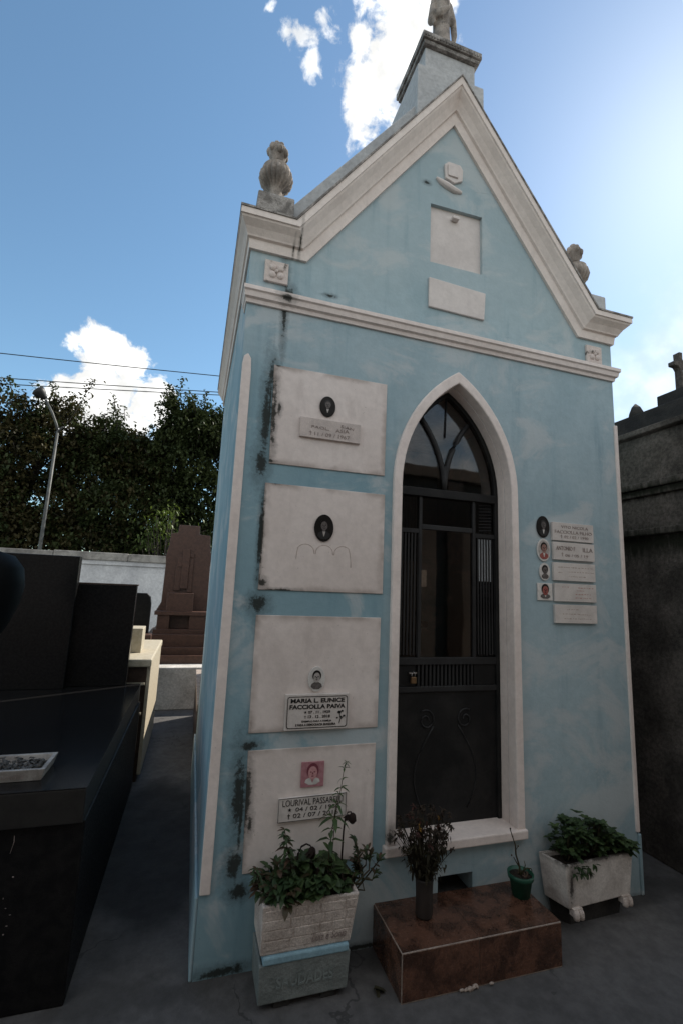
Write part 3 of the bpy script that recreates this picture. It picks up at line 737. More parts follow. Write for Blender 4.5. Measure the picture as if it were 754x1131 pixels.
def ell(cx, cz, rx, rz, n=20, a0=0, a1=360): return [(cx + rx * math.cos(R(a0 + (a1 - a0) * k / n)), cz + rz * math.sin(R(a0 + (a1 - a0) * k / n))) for k in range(n if a1 - a0 == 360 else n + 1)]
def portrait(cx, cz, rx, rz, y, label, back, coat, face, hair, shirt=None, rim=None, square=False, group=None, fs=1.0, hairlow=False):
    sh = (lambda s: [(cx - rx * s, cz - rz * s), (cx + rx * s, cz - rz * s), (cx + rx * s, cz + rz * s), (cx - rx * s, cz + rz * s)]) if square else (lambda s: ell(cx, cz, rx * s, rz * s, 28))
    base = MB().prism(sh(1), y - .007, y - .0003).build('portrait_plate', rim or back, loc=(cx, y, cz - rz), bevel=.0015)
    tag(base, label, 'portrait', group)
    yy = y - .0075
    if rim: MB().prism(sh(.86), yy, yy + .0006).build('picture', back, base)
    f = .40 * rx * fs; fz = f * 1.3; hz = cz + rz * .18
    c = [(cx - rx * .66, cz - rz * .60), (cx - rx * .58, cz - rz * .38), (cx - rx * .2, cz - rz * .22), (cx + rx * .2, cz - rz * .22), (cx + rx * .58, cz - rz * .38), (cx + rx * .66, cz - rz * .60), (cx + rx * .3, cz - rz * .80), (cx - rx * .3, cz - rz * .80)]
    MB().prism(c, yy - .0008, yy + .0002).build('coat', coat, base)
    if shirt: MB().prism([(cx - rx * .16, cz - rz * .24), (cx + rx * .16, cz - rz * .24), (cx + rx * .03, cz - rz * .62), (cx - rx * .03, cz - rz * .62)], yy - .0014, yy - .0006).build('shirt_front', shirt, base)
    MB().prism(ell(cx, hz + fz * .22, f * 1.12, fz * 1.0), yy - .0014, yy - .0002).prism([(cx - f * 1.1, hz + .2 * fz), (cx - f * 1.1, hz - fz * (.9 if hairlow else .1)), (cx + f * 1.1, hz - fz * (.9 if hairlow else .1)), (cx + f * 1.1, hz + .2 * fz)], yy - .0012, yy - .0002).build('hair', hair, base)
    MB().prism(ell(cx, hz - fz * .08, f * .86, fz * .88), yy - .0020, yy - .0012).prism([(cx - f * .35, hz - fz * .75), (cx - f * .35, cz - rz * .26), (cx + f * .35, cz - rz * .26), (cx + f * .35, hz - fz * .75)], yy - .0018, yy - .0012).build('face', face, base)
    d = MB()
    for sg in (-1, 1): d.prism(ell(cx + sg * f * .34, hz + fz * .05, f * .17, fz * .09, 8), yy - .0026, yy - .0019)
    d.prism(ell(cx, hz - fz * .5, f * .28, fz * .07, 8), yy - .0026, yy - .0019).prism([(cx - f * .08, hz), (cx - f * .14, hz - fz * .26), (cx + f * .14, hz - fz * .26), (cx + f * .08, hz)], yy - .0025, yy - .0019)
    d.build('features', hair, base)
    return base
portrait(.434, 2.445, .041, .054, YS, 'dark oval portrait of a man on the top niche slab', M['cer_dark'], M['cer_dark'], M['ph_grey'], M['black'], M['ph_light'])
portrait(.445, 1.832, .048, .066, YS, 'black oval portrait of a man in a tie on the second niche slab', M['cer_dark'], M['black'], M['ph_grey'], M['cer_dark'], M['ph_light'])
portrait(.444, 1.136, .040, .055, YS, 'white oval portrait of a dark haired woman above the bordered plaque', M['cer_white'], M['ph_grey'], M['ph_light'], M['cer_dark'], None, None, False, None, 1.15)
portrait(.446, .732, .052, .052, YS, 'square pink portrait of a person with glasses on the lowest niche slab', M['ph_pink'], M['cer_white'], M['ph_pinkface'], M['ph_maroon'], M['ph_pink'], None, True, None, 1.15)
GP = 'portraits beside the marble plaques'
portrait(1.722, 1.939, .043, .062, -.0005, 'black oval portrait of a man in a white shirt beside the topmost plaque', M['cer_dark'], M['black'], M['ph_grey'], M['black'], M['cer_white'], None, False, GP)
portrait(1.721, 1.808, .045, .064, -.0005, 'oval portrait with white rim and red jacket beside the second plaque', M['ph_light'], M['ph_red'], M['ph_skin'], M['cer_dark'], M['cer_white'], M['cer_white'], False, GP, 1.1)
portrait(1.724, 1.687, .036, .049, -.0005, 'small pale oval portrait of a dark clothed woman beside the third plaque', M['cer_white'], M['ph_grey'], M['ph_grey'], M['cer_dark'], None, None, False, GP, 1.25)
portrait(1.722, 1.577, .050, .047, -.0005, 'square colour portrait of a red faced man beside the fourth plaque', M['cer_white'], M['ph_grey'], M['ph_red'], M['cer_dark'], M['cer_white'], None, True, GP, 1.1)

# ------------------------------------------------------------------ brown tiled step
S = thing('tiled_step', (1.13, -.15, 0), 'low brown granite tiled step in front of the arched door', 'step')
x0, x1, y0, y1, zt = .756, 1.508, -.300, -.002, .172
MB().box(x0 + .003, x1 - .003, y0 + .003, y1, 0, zt - .003).build('core', M['grout'], S)
xm = 1.10
for a, b in ((x0 + .006, xm - .0015), (xm + .0015, x1 - .004)):
    MB().box(a, b, y0 + .007, y1 + .001, zt - .0028, zt).build('top_tile', M['step'], S)
    MB().box(a, b, y0, y0 + .0028, .006, zt - .006).build('front_tile', M['step'], S)
MB().box(x0, x0 + .0028, y0 + .007, y1, .004, zt - .006).build('side_tile', M['step'], S)
MB().box(x1 - .0028, x1, y0 + .007, y1, .004, zt - .006).build('side_tile', M['step'], S)
g = MB(); rnd = random.Random(4)
for k in range(14): g.ball((xm + rnd.uniform(-.10, .06), y0 - rnd.uniform(.002, .01), rnd.uniform(.003, .012)), (rnd.uniform(.005, .014), .005, rnd.uniform(.004, .008)), 7, 5)
tag(g.build('broken_mortar', M['grout'], loc=(xm, y0, 0)), kind='stuff', label='crumbled pale mortar lumps at the foot of the brown step', cat='mortar')

# vase with dried flowers
V = thing('flower_vase', (.940, -.125, zt), 'dark cylindrical vase on the brown step holding dried flowers', 'vase')
MB().lathe(.940, -.125, [(.034, zt + .0003), (.037, zt + .01), (.036, zt + .09), (.039, zt + .145), (.040, zt + .15), (.034, zt + .15), (.033, zt + .12)], 24).build('body', M['vase'], V)
B = thing('dried_bouquet', (.940, -.125, zt + .12), 'bunch of withered yellow and red flowers standing in the dark vase', 'flowers')
rnd = random.Random(8); stm = MB(); lf = MB(); fy = MB(); fr = MB(); fb = MB()
for k in range(95):
    a = rnd.uniform(0, 2 * math.pi); sp = rnd.uniform(.02, .16) ** 1.0; h = rnd.uniform(.16, .30) * (1.0 - .15 * sp / .16)
    bx, by = .940 + .022 * math.cos(a), -.125 + .022 * math.sin(a)
    ex, ey = .940 + sp * math.cos(a), -.125 + sp * .62 * math.sin(a); ez = zt + .14 + h
    ey = min(ey, -.03)
    mid = ((bx * .55 + ex * .45) + rnd.uniform(-.01, .01), (by * .6 + ey * .4), zt + .14 + h * .55)
    stm.tube([(bx, by, zt + .10), mid, (ex, ey, ez)], [.0016, .0015, .0012], 4)
    for q in range(7):
        t = rnd.uniform(.25, .95); px = bx + (ex - bx) * t; py = by + (ey - by) * t; pz = zt + .12 + h * t
        lf.leaf((px, py, pz), (rnd.uniform(-1, 1), rnd.uniform(-1, 1), rnd.uniform(-1.2, .3)), (0, 0, 1), rnd.uniform(.015, .038), rnd.uniform(.004, .011), .3, .5)
    tm = rnd.choice(['fl_yellow', 'fl_red'] + ['fl_brown'] * 9) if ez > zt + .30 else 'fl_brown'
    tgt = MB()
    for q in range(12):
        tgt.leaf((ex, ey, ez), (rnd.uniform(-1, 1), rnd.uniform(-1, 1), rnd.uniform(-.5, .8)), (0, 0, 1), rnd.uniform(.010, .022), .008, .2, .4)
    tgt.build('flower_head', M[tm], B, recalc=False)
stm.build('stems', M['dry_stem'], B); lf.build('leaves', M['dry_leaf'], B, recalc=False)

# green pot
Pt = thing('flower_pot', (1.452, -.105, zt), 'small green plastic flower pot on the right end of the step', 'flower pot')
MB().lathe(1.452, -.105, [(.040, zt + .0003), (.052, zt + .072), (.058, zt + .074), (.060, zt + .094), (.055, zt + .095), (.053, zt + .080)], 28).build('body', M['pot'], Pt)
MB().lathe(1.452, -.105, [(.0535, zt + .074), (.0535, zt + .080), (.02, zt + .084)], 20).build('soil', M['soil'], Pt)
Tw = thing('bare_plant', (1.452, -.105, zt + .08), 'thin bare twig with curled shoots growing from the green pot', 'plant')
tw = MB()
tw.tube([(1.452, -.105, zt + .06), (1.447, -.105, zt + .12), (1.432, -.10, zt + .17), (1.430, -.10, zt + .21), (1.415, -.095, zt + .255), (1.404, -.095, zt + .285)], [.0045, .004, .0038, .003, .0025, .002], 6)
tw.tube([(1.445, -.105, zt + .12), (1.425, -.11, zt + .145), (1.408, -.115, zt + .17)], [.003, .0025, .0018], 5)
tw.tube([(1.452, -.105, zt + .09), (1.480, -.115, zt + .115), (1.50, -.12, zt + .112), (1.505, -.12, zt + .10)], [.003, .0028, .0024, .002], 5)
tw.tube([(1.433, -.10, zt + .19), (1.445, -.10, zt + .205)], [.002, .0015], 4); tw.tube([(1.455, -.105, zt + .08), (1.468, -.12, zt + .13), (1.462, -.12, zt + .15)], [.0025, .002, .0015], 5)
tw.build('twig', M['stem'], Tw)
kn = MB()
for px, pz in ((1.404, .285), (1.43, .21), (1.408, .17), (1.445, .205), (1.505, .10), (1.415, .25)): kn.ball((px, -.10, zt + pz), .004, 7, 5)
for k in range(8): kn.leaf((1.46 + rnd.uniform(-.03, .03), -.11 + rnd.uniform(-.03, .02), zt + .086), (rnd.uniform(-1, 1), rnd.uniform(-1, 1), .8), (0, 0, 1), .02, .010)
kn.build('buds', M['plant_red'], Tw)

# ------------------------------------------------------------------ left planters
def box_shell(b, bot, top, th):     # open box with wall thickness: bot / top = (x0,x1,y0,y1,z)
    def ring(q, t): x0, x1, y0, y1, z = q; return [(x0 + t, y0 + t, z), (x1 - t, y0 + t, z), (x1 - t, y1 - t, z), (x0 + t, y1 - t, z)]
    o0, o1 = ring(bot, 0), ring(top, 0); i1 = ring(top, th)
    zb = bot[4] + th; i0 = [(x, y, zb) for x, y, z in ring(bot, th)]
    vs = o0 + o1 + i1 + i0; fs = [(3, 2, 1, 0), (12, 13, 14, 15)]
    for k in range(4):
        k2 = (k + 1) % 4
        fs += [(k, k2, k2 + 4, k + 4), (k + 4, k2 + 4, k2 + 8, k + 8), (k + 8, k2 + 8, k2 + 12, k + 12)]
    return b.add(vs, fs)
L1 = thing('planter_box', (.40, -.12, 0), 'pale blue grey planter box with raised lettering standing on the ground below the white one', 'planter')
box_shell(MB(), (.228, .572, -.206, -.03, .026), (.224, .578, -.214, -.026, .158), .012).build('box', M['planter_blue'], L1, bevel=.004)
MB().box(.236, .570, -.219, -.030, .1583, .1865).build('rim', M['rim_blue'], L1, bevel=.006)
for a in (.29, .47): MB().box(a, a + .06, -.195, -.04, 0, .0258).build('foot', M['soot_shade'], L1, bevel=.003)
t = MB().text('SAUDADES', .292, .512, .072, .112, -.2115, .006, bold=.02)
t.build('lettering', M['planter_letter'], L1)
L2 = thing('planter_box', (.40, -.12, .187), 'worn white planter box with brick pattern stacked on the pale blue one', 'planter')
box_shell(MB(), (.226, .578, -.208, -.030, .187), (.222, .604, -.226, -.022, .362), .016).build('box', M['planter'], L2, bevel=.005)
br = MB(); rnd = random.Random(3); zz = .204
for row in range(4):
    x = .236 - (.05 if row % 2 else 0); h = .036
    yf = -.208 - .018 * (zz + h / 2 - .187) / .175
    xr = .574 + .024 * (zz - .187) / .175
    while x < xr - .01:
        w = rnd.choice([.085, .10, .115, .05]); a = max(x, .236); b2 = min(x + w - .006, xr)
        if b2 - a > .012:
            yb = -.208 - .018 * (zz - .187) / .175; yt = -.208 - .018 * (zz + h - .187) / .175; pr = rnd.uniform(.001, .0025)
            br.hexa([(a, yb - pr, zz), (b2, yb - pr, zz), (b2, yb + .002, zz), (a, yb + .002, zz)], [(a, yt - pr, zz + h - .004), (b2, yt - pr, zz + h - .004), (b2, yt + .002, zz + h - .004), (a, yt + .002, zz + h - .004)])
        x += w
    zz += h
br.build('brick_pattern', M['planter'], L2, bevel=.002)
t = MB(); rnd = random.Random(5)
t.text('Luiz e Sonia', .420, .556, .212, .238, -.2155, .002, shear=.25, bold=.005)
t.build('lettering', M['fade_letter'], L2)
MB().box(.240, .586, -.206, -.040, .31, .330).build('soil', M['soil'], L2)

zs_ = .330
def shrub(name, label, x, y, z, n, spread, h, L, Wd, mats, seed, stems=True, group=None, ymax=-.022):
    o = thing(name, (x, y, z), label, 'plant', group); rnd = random.Random(seed); lf = [MB() for _ in mats]; sm = MB()
    for k in range(n):
        a = rnd.uniform(0, 2 * math.pi); r = math.sqrt(rnd.random()); hh = h * rnd.uniform(.25, 1) * (1 - .4 * r)
        px, py = x + spread[0] * r * math.cos(a), y + spread[1] * r * math.sin(a); py = min(py, ymax); pz = z + hh
        if stems and k % 3 == 0: sm.tube([(x + (px - x) * .5, y + (py - y) * .5, z - .01), (px * .9 + x * .1, py * .9 + y * .1, z + hh * .6), (px, py, pz)], [.0028, .0022, .0015], 4)
        for q in range(3):
            d = (math.cos(a) * r + rnd.uniform(-.9, .9), math.sin(a) * r + rnd.uniform(-.9, .6), rnd.uniform(-.35, .8))
            lf[rnd.randrange(len(mats))].leaf((px, py, pz), d, (0, 0, 1), L * rnd.uniform(.6, 1.2), Wd * rnd.uniform(.7, 1.2), .15, rnd.uniform(.1, .5))
    if stems: sm.build('stems', M['stem'], o)
    for b_, m_ in zip(lf, mats): b_.build('leaves', M[m_], o, recalc=False)
    return o
GL = 'plants in the white brick planter'
shrub('leafy_plant', 'dense round leaved plant filling the middle of the white brick planter', .44, -.13, zs_, 95, (.14, .085), .13, .052, .044, ['plant_a', 'plant_a', 'plant_b'], 21, True, GL)
shrub('leafy_plant', 'darker low leafy clump at the left end of the white brick planter', .30, -.13, zs_, 70, (.085, .09), .12, .045, .022, ['plant_a', 'plant_a', 'plant_red'], 22, True, GL)
# upright reddish sprig
def sprig(name, label, pts, lvs, mats, L, Wd, seed, rad=.003, group=None, tip=None, density=5, part_stem='stem'):
    o = thing(name, pts[0], label, 'plant', group); rnd = random.Random(seed)
    MB().tube(pts, [rad * (1 - .5 * i / (len(pts) - 1)) for i in range(len(pts))], 5).build(part_stem, M['stem'], o)
    lf = [MB() for _ in mats]; P = [Vector(p) for p in pts]
    for (ti, cnt, sc_) in lvs:
        i = min(int(ti * (len(P) - 1)), len(P) - 2); f = ti * (len(P) - 1) - i; p = P[i].lerp(P[i + 1], f)
        a0 = rnd.uniform(0, 6.28)
        for q in range(cnt):
            a = a0 + 2 * math.pi * q / cnt; lf[rnd.randrange(len(mats))].leaf(p, (math.cos(a), math.sin(a) * .8, rnd.uniform(-.35, .45)), (0, 0, 1), L * sc_ * rnd.uniform(.8, 1.15), Wd * sc_, .18, rnd.uniform(.2, .6))
    for b_, m_ in zip(lf, mats): b_.build('leaves', M[m_], o, recalc=False)
    return o
sprig('upright_sprig', 'reddish leafy sprig leaning left out of the white brick planter', [(.36, -.13, zs_), (.345, -.135, .43), (.325, -.135, .50), (.308, -.135, .575)], [(.2, 5, 1), (.35, 5, 1), (.48, 6, 1), (.6, 6, 1), (.7, 6, 1), (.8, 6, .9), (.9, 6, .8), (1, 6, .7)], ['plant_red', 'plant_a'], .042, .017, 31, .004, GL)
sprig('tall_stem', 'tall pale green stem with paired leaves crossing the lower plaque', [(.49, -.14, zs_), (.495, -.145, .45), (.503, -.15, .56), (.516, -.15, .65), (.526, -.15, .70)], [(.18, 4, 1), (.32, 4, 1), (.42, 4, 1.1), (.52, 4, .8), (.64, 5, 1.2), (.8, 4, .8), (1, 4, .5)], ['plant_b', 'plant_b', 'plant_a'], .060, .018, 32, .003, GL)
o = sprig('tall_stem', 'thin wiry stem with a tiny seed head rising highest in the white brick planter', [(.505, -.15, .40), (.515, -.15, .62), (.535, -.15, .72), (.545, -.15, .795), (.555, -.15, .82)], [(.5, 4, .9), (.62, 3, .8), (.78, 3, .7), (.95, 4, .5), (1, 5, .45)], ['plant_a', 'plant_b'], .042, .013, 33, .0022, GL)
o.location = o.location
def wilted(label, pts, seed):
    o = thing('wilted_flower', pts[0], label, 'flower', 'wilted flowers in the white brick planter'); rnd = random.Random(seed)
    MB().tube(pts, [.0038] * (len(pts) - 3) + [.0032, .003, .0026], 6).build('stem', M['dead'], o)
    h = MB(); e = Vector(pts[-1])
    h.ball(e + Vector((0, 0, -.012)), (.017, .015, .022), 10, 8)
    for k in range(16): h.leaf(e + Vector((rnd.uniform(-.008, .008), rnd.uniform(-.008, .008), 0)), (rnd.uniform(-1, 1), rnd.uniform(-1, 1), rnd.uniform(-1.8, -.6)), (1, 0, 0), .034, .017, .2, .3)
    h.build('flower_head', M['dead'], o)
    return o
wilted('black wilted flower bent over on a tall straight stem at right of the planter', [(.557, -.12, .335), (.560, -.12, .45), (.563, -.12, .54), (.568, -.12, .585), (.578, -.12, .612), (.592, -.12, .612), (.600, -.12, .598)], 41)
wilted('black wilted flower drooping on a short curved stem at left of the planter', [(.365, -.12, .335), (.368, -.12, .43), (.372, -.12, .475), (.385, -.12, .50), (.405, -.12, .508), (.422, -.12, .50), (.430, -.12, .485)], 42)
# trailing succulent at the right end
o = thing('trailing_plant', (.59, -.13, zs_), 'trailing succulent spilling over the right end of the white brick planter', 'plant', GL); rnd = random.Random(51)
sm = MB(); lf = MB(); l2 = MB()
for k in range(13):
    ex, ez = rnd.uniform(.58, .73), rnd.uniform(.36, .50); mz = rnd.uniform(.30, .38)
    pts = [(.575 + rnd.uniform(-.02, .02), -.13, zs_ + .0), (.60 + rnd.uniform(-.02, .05), -.14 + rnd.uniform(-.03, .03), mz), ((.61 + ex) / 2 + .02, -.13 + rnd.uniform(-.04, .03), (mz + ez) / 2 - .01), (ex, -.13 + rnd.uniform(-.04, .03), ez)]
    sm.tube(pts, [.004, .0038, .0034, .0024], 5)
    e = Vector(pts[-1]); d0 = (e - Vector(pts[-2])).normalized()
    for q in range(11):
        p = e - d0 * rnd.uniform(0, .05); d = (d0.x + rnd.uniform(-1, 1), rnd.uniform(-1, 1), d0.z + rnd.uniform(-.5, .8)); (lf if rnd.random() < .6 else l2).leaf(p, d, (0, 0, 1), rnd.uniform(.022, .040), .014, .1, .3)
sm.build('stems', M['stem'], o); lf.build('leaves', M['plant_a'], o, recalc=False); l2.build('leaves', M['plant_red'], o, recalc=False)
sprig('upright_sprig', 'small orange tinted sprig poking over the left rim of the white brick planter', [(.25, -.13, zs_), (.22, -.14, .40), (.20, -.145, .45)], [(.5, 5, 1), (.7, 5, 1), (.85, 5, .9), (1, 6, .8)], ['plant_red', 'plant_a'], .034, .014, 35, .003, GL)

# dry leaf on the ground
o = MB(); rnd = random.Random(6)
for k in range(9): o.leaf((.682 + rnd.uniform(-.014, .014), -.225 + rnd.uniform(-.014, .014), .006), (rnd.uniform(-1, 1), rnd.uniform(-1, 1), rnd.uniform(0, .5)), (0, 0, 1), .036, .016, .4, .5)
tag(o.build('fallen_leaf', M['dry_leaf'], loc=(.682, -.225, 0), recalc=False), 'curled dry leaf lying on the ground left of the brown step', 'leaf')

# ------------------------------------------------------------------ right planter
Q = thing('planter_box', (1.88, -.08, 0), 'streaked white planter box on paw feet at the right corner of the facade', 'planter')
b0 = [(1.688, -.150), (2.085, -.125), (2.10, -.026), (1.648, -.026)]; t0 = [(1.660, -.162), (2.108, -.130), (2.125, -.018), (1.624, -.018)]
def quad_shell(bp, tp, zb, zt2, th):
    def inset(q):
        cx = sum(p[0] for p in q) / 4; cy = sum(p[1] for p in q) / 4
        return [(x + (th if x < cx else -th), y + (th if y < cy else -th)) for x, y in q]
    ib, it = inset(bp), inset(tp); b = MB()
    vs = [(x, y, zb) for x, y in bp] + [(x, y, zt2) for x, y in tp] + [(x, y, zt2) for x, y in it] + [(x, y, zb + th) for x, y in ib]
    fs = [(3, 2, 1, 0), (12, 13, 14, 15)]
    for k in range(4):
        k2 = (k + 1) % 4; fs += [(k, k2, k2 + 4, k + 4), (k + 4, k2 + 4, k2 + 8, k + 8), (k + 8, k2 + 8, k2 + 12, k + 12)]
    return b.add(vs, fs)
quad_shell(b0, t0, .100, .296, .016).build('box', M['planter2'], Q, bevel=.006)
MB().hexa([(1.74, -.095, 0), (2.05, -.085, 0), (2.06, -.03, 0), (1.69, -.03, 0)], [(1.72, -.11, .0997), (2.06, -.095, .0997), (2.07, -.028, .0997), (1.67, -.028, .0997)]).build('base', M['soot_shade'], Q)  # black colour stands in for the shade under the box
for fx, fy in ((1.725, -.165), (2.045, -.142)):
    f = MB()
    for dx in (-.014, .014): f.lathe(fx + dx, fy, [(.005, .062), (.013, .066), (.0155, .078), (.014, .094), (.009, .104)], 12)
    f.box(fx - .026, fx + .026, fy + .002, fy + .03, .075, .108)
    f.build('paw_foot', M['planter'], Q)
MB().hexa([(1.678, -.142, .255), (2.09, -.115, .255), (2.105, -.036, .255), (1.65, -.036, .255)], [(1.677, -.143, .275), (2.091, -.116, .275), (2.106, -.035, .275), (1.649, -.035, .275)]).build('soil', M['soil'], Q)
o = thing('succulent', (1.88, -.09, .275), 'bushy dark green succulent filling the streaked white planter', 'plant'); rnd = random.Random(61)
sm = MB(); l1 = MB(); l2 = MB()
for k in range(150):
    u = rnd.random(); x = 1.675 + .43 * u; hmax = .17 * math.sin(math.pi * min(1, .30 + .62 * u)) + .015
    y = rnd.uniform(-.155, -.03); h = hmax * rnd.uniform(.15, 1); z = .28 + h
    if k % 3 == 0: sm.tube([(x * .8 + 1.88 * .2, -.09, .27), (x, y * .9, z - .03), (x, y, z)], .003, 4)
    for q in range(8):
        a = 2 * math.pi * q / 8 + rnd.uniform(-.3, .3)
        (l1 if rnd.random() < .7 else l2).leaf((x, y, z), (math.cos(a), math.sin(a), rnd.uniform(-.2, .9)), (0, 0, 1), rnd.uniform(.022, .040), .021, .12, .25)
for k in range(10):
    x = rnd.uniform(1.69, 1.86); z = .29 - rnd.uniform(0, .035)
    for q in range(5): l1.leaf((x, -.17, z), (rnd.uniform(-1, 1), -.4, rnd.uniform(-1, .6)), (0, 0, 1), .03, .013, .1, .3)
sm.build('stems', M['stem'], o); l1.build('leaves', M['plant_a'], o, recalc=False); l2.build('leaves', M['plant_b'], o, recalc=False)

# ------------------------------------------------------------------ black granite tomb on the left
G = thing('granite_tomb', (-1.0, .95, 0), 'black granite tomb with a thick polished slab left of the alley', 'tomb')
bd = MB().hexa([(-2.3, .004, 0), (-.449, .004, 0), (-.44, 1.93, 0), (-2.3, 1.93, 0)], [(-2.3, .012, .62), (-.449, .012, .62), (-.442, 1.93, .62), (-2.3, 1.93, .62)])
bd.build('body', M['black_granite_rough'], G, bevel=.006)
MB().box(-2.3, -.455, -.012, 1.95, .6205, .744).build('slab', M['grey_band'], G, bevel=.004)
MB().box(-2.3, -.4545, -.0125, 1.9505, .7442, .748).build('slab_top', M['black_granite'], G)
H1 = MB().box(-2.2, -.962, 1.80, 1.875, .748, 1.706); H1.build('headstone', M['black_granite'], G, bevel=.004)
H2 = MB().hexa([(-1.03, 1.88, .748), (-.556, 1.88, .748), (-.556, 1.945, .748), (-1.03, 1.945, .748)], [(-1.03, 1.88, 1.500), (-.552, 1.88, 1.500), (-.552, 1.945, 1.500), (-1.03, 1.945, 1.500)])
H2.build('headstone', M['black_granite'], G, bevel=.004)
MB().box(-1.03, -.545, 1.878, 1.949, 1.5005, 1.512).build('headstone_capping', M['dark_brown'], G)
mk = MB(); rnd = random.Random(9)
for k in range(26):
    mk.ball((-.66 - rnd.random() * .35, .0075, .10 + rnd.random() * .45), (rnd.uniform(.001, .004), .001, rnd.uniform(.001, .004)), 6, 4)
mk.tube([(-.69, .010, .53), (-.682, .010, .57), (-.684, .010, .59)], .0012, 4)
mk.text('& 19', -.80, -.735, .535, .575, .007, .003)
mk.build('chips', M['fade_letter'], G)
vv = MB().lathe(-1.13, .50, [(.09, .7485), (.10, .77), (.05, .80), (.04, .95), (.05, 1.08), (.11, 1.20), (.165, 1.32), (.198, 1.42), (.208, 1.50), (.195, 1.58), (.15, 1.64), (.07, 1.665), (.075, 1.68), (.06, 1.69)], 40)
vt = thing('granite_vase', (-1.115, .5, .7485), 'large round black vase standing on the granite slab at the left edge', 'vase')
vv.build('body', M['vase_black'], vt)
MB().tube([(-1.02, .33, 1.60), (-1.0, .325, 1.585), (-.985, .325, 1.56)], .004, 6).tube([(-1.03, .325, 1.54), (-1.005, .315, 1.52)], .004, 6).build('vase_glint', M['steel'], vt)  # bright strokes modelled in place of glints on the black vase
# flower tray
TT = thing('flower_tray', (-.8, .16, .7485), 'shallow grey marble tray of dark pebbles on the black slab', 'tray')
tb = MB(); z = .7485
box_shell(tb, (-1.05, -.640, .090, .268, z), (-1.06, -.628, .080, .278, z + .045), .016); tb.build('box', M['tray'], TT, bevel=.002)
pb = MB(); rnd = random.Random(12)
for k in range(150): pb.ball((rnd.uniform(-1.03, -.66), rnd.uniform(.11, .25), z + .022 + rnd.uniform(0, .012)), (rnd.uniform(.006, .013), rnd.uniform(.006, .013), rnd.uniform(.005, .009)), 7, 5)
for k in range(45): pb.leaf((rnd.uniform(-1.03, -.66), rnd.uniform(.11, .25), z + .035), (rnd.uniform(-1, 1), rnd.uniform(-1, 1), .3), (0, 0, 1), .03, .01, .4, .5)
tag(pb.build('pebbles', M['pebble'], TT, recalc=False), kind='stuff')
MB().text('Família', -.80, -.70, z + .012, z + .03, .0815, .001, shear=.2, rot=.02).build('lettering', M['fade_letter'], TT)

# ------------------------------------------------------------------ tombs farther back on the left
C2 = thing('cream_tomb', (-.9, 2.6, 0), 'cream stone tomb with its sunlit edge beyond the black granite tomb', 'tomb')
MB().box(-1.7, -.425, 2.03, 3.3, 0, .862).build('body', M['dark_brown'], C2)  # dark brown paints in the shade on the cream tomb's front
MB().box(-.4245, -.398, 2.03, 3.3, .05, .862).build('side_panel', M['cream'], C2, bevel=.003)
ct = MB().box(-1.72, -.392, 1.99, 3.34, .8625, .925); ct.build('top_slab', M['cream'], C2, bevel=.012)
MB().box(-1.2, -.515, 2.35, 2.62, .9255, 1.13).build('head_block', M['cream'], C2, bevel=.004)
for a, z in ((-.43, .725), (-.436, .50)): MB().box(-1.3, a, 1.999, 2.0295, z, z + .015).build('ledge', M['cream'], C2)
D2 = thing('rounded_headstone', (-.75, 3.75, 0), 'small dark rounded headstone between the black tomb and the brown monument', 'headstone')
MB().prism([(-1.05, 0), (-.575, 0), (-.575, 1.28), (-.59, 1.36), (-.63, 1.40), (-.95, 1.40), (-1.03, 1.36), (-1.05, 1.28)], 3.72, 3.80).build('slab', M['black_granite_rough'], D2, bevel=.006)
MB().box(-1.1, -.53, 3.55, 3.72, 0, .95).build('base', M['brown_monument'], D2, bevel=.006)
K = tag(MB().box(-2.6, 1.4, 4.15, 4.42, 0, .50).build('kerb_wall', M['concrete'], loc=(-.3, 4.3, 0), bevel=.012), 'low grey concrete wall across the end of the alley', 'wall')
BM_ = thing('brown_monument', (-.26, 5.0, 0), 'stepped brown granite grave monument at the end of the alley', 'monument')
MB().box(-.72, .75, 4.425, 5.7, 0, .60).box(-.70, .74, 4.52, 5.69, .60, .69).build('base_step', M['brown_monument'], BM_, bevel=.004)
MB().box(-.66, .72, 4.62, 5.66, .69, .845).build('base_step', M['brown_monument'], BM_, bevel=.004)
MB().box(-.60, .40, 4.75, 5.6, .845, .90).box(-.56, -.40, 4.78, 5.5, .90, 1.09).box(-.14, .30, 4.78, 5.5, .90, 1.09).box(-.40, -.14, 4.92, 5.5, .90, 1.09).box(-.60, .40, 4.75, 5.55, 1.09, 1.14).build('shelf', M['brown_monument'], BM_, bevel=.004)
MB().box(-.46, -.11, 4.80, 5.0, 1.14, 1.39).build('plinth_block', M['brown_monument'], BM_, bevel=.005)
sl = MB().prism([(-.60, 1.14), (-.545, 1.25), (-.535, 1.80), (-.545, 1.90), (-.515, 2.06), (-.50, 2.24), (-.405, 2.26), (-.40, 2.375), (-.105, 2.375), (-.10, 2.25), (.05, 2.24), (.065, 2.06), (.095, 1.90), (.085, 1.80), (.09, 1.25), (.15, 1.14)], 5.06, 5.30)
sl.build('stele', M['brown_monument'], BM_, bevel=.006)
cr2 = MB().box(-.39, -.31, 5.035, 5.06, 1.42, 1.92).box(-.21, -.15, 5.04, 5.06, 1.40, 1.90).box(-.31, -.21, 5.02, 5.06, 1.45, 2.02).box(-.37, -.31, 5.02, 5.06, 1.76, 1.90).box(-.21, -.15, 5.03, 5.06, 1.901, 1.96)
cr2.build('relief', M['brown_monument'], BM_, bevel=.004)
RG = thing('low_grave', (.5, 3.1, 0), 'low dark brown grave tucked behind the mausoleum', 'grave')
MB().box(.0, 1.9, 2.2, 3.86, 0, .46).build('body', M['dark_brown'], RG, bevel=.006)
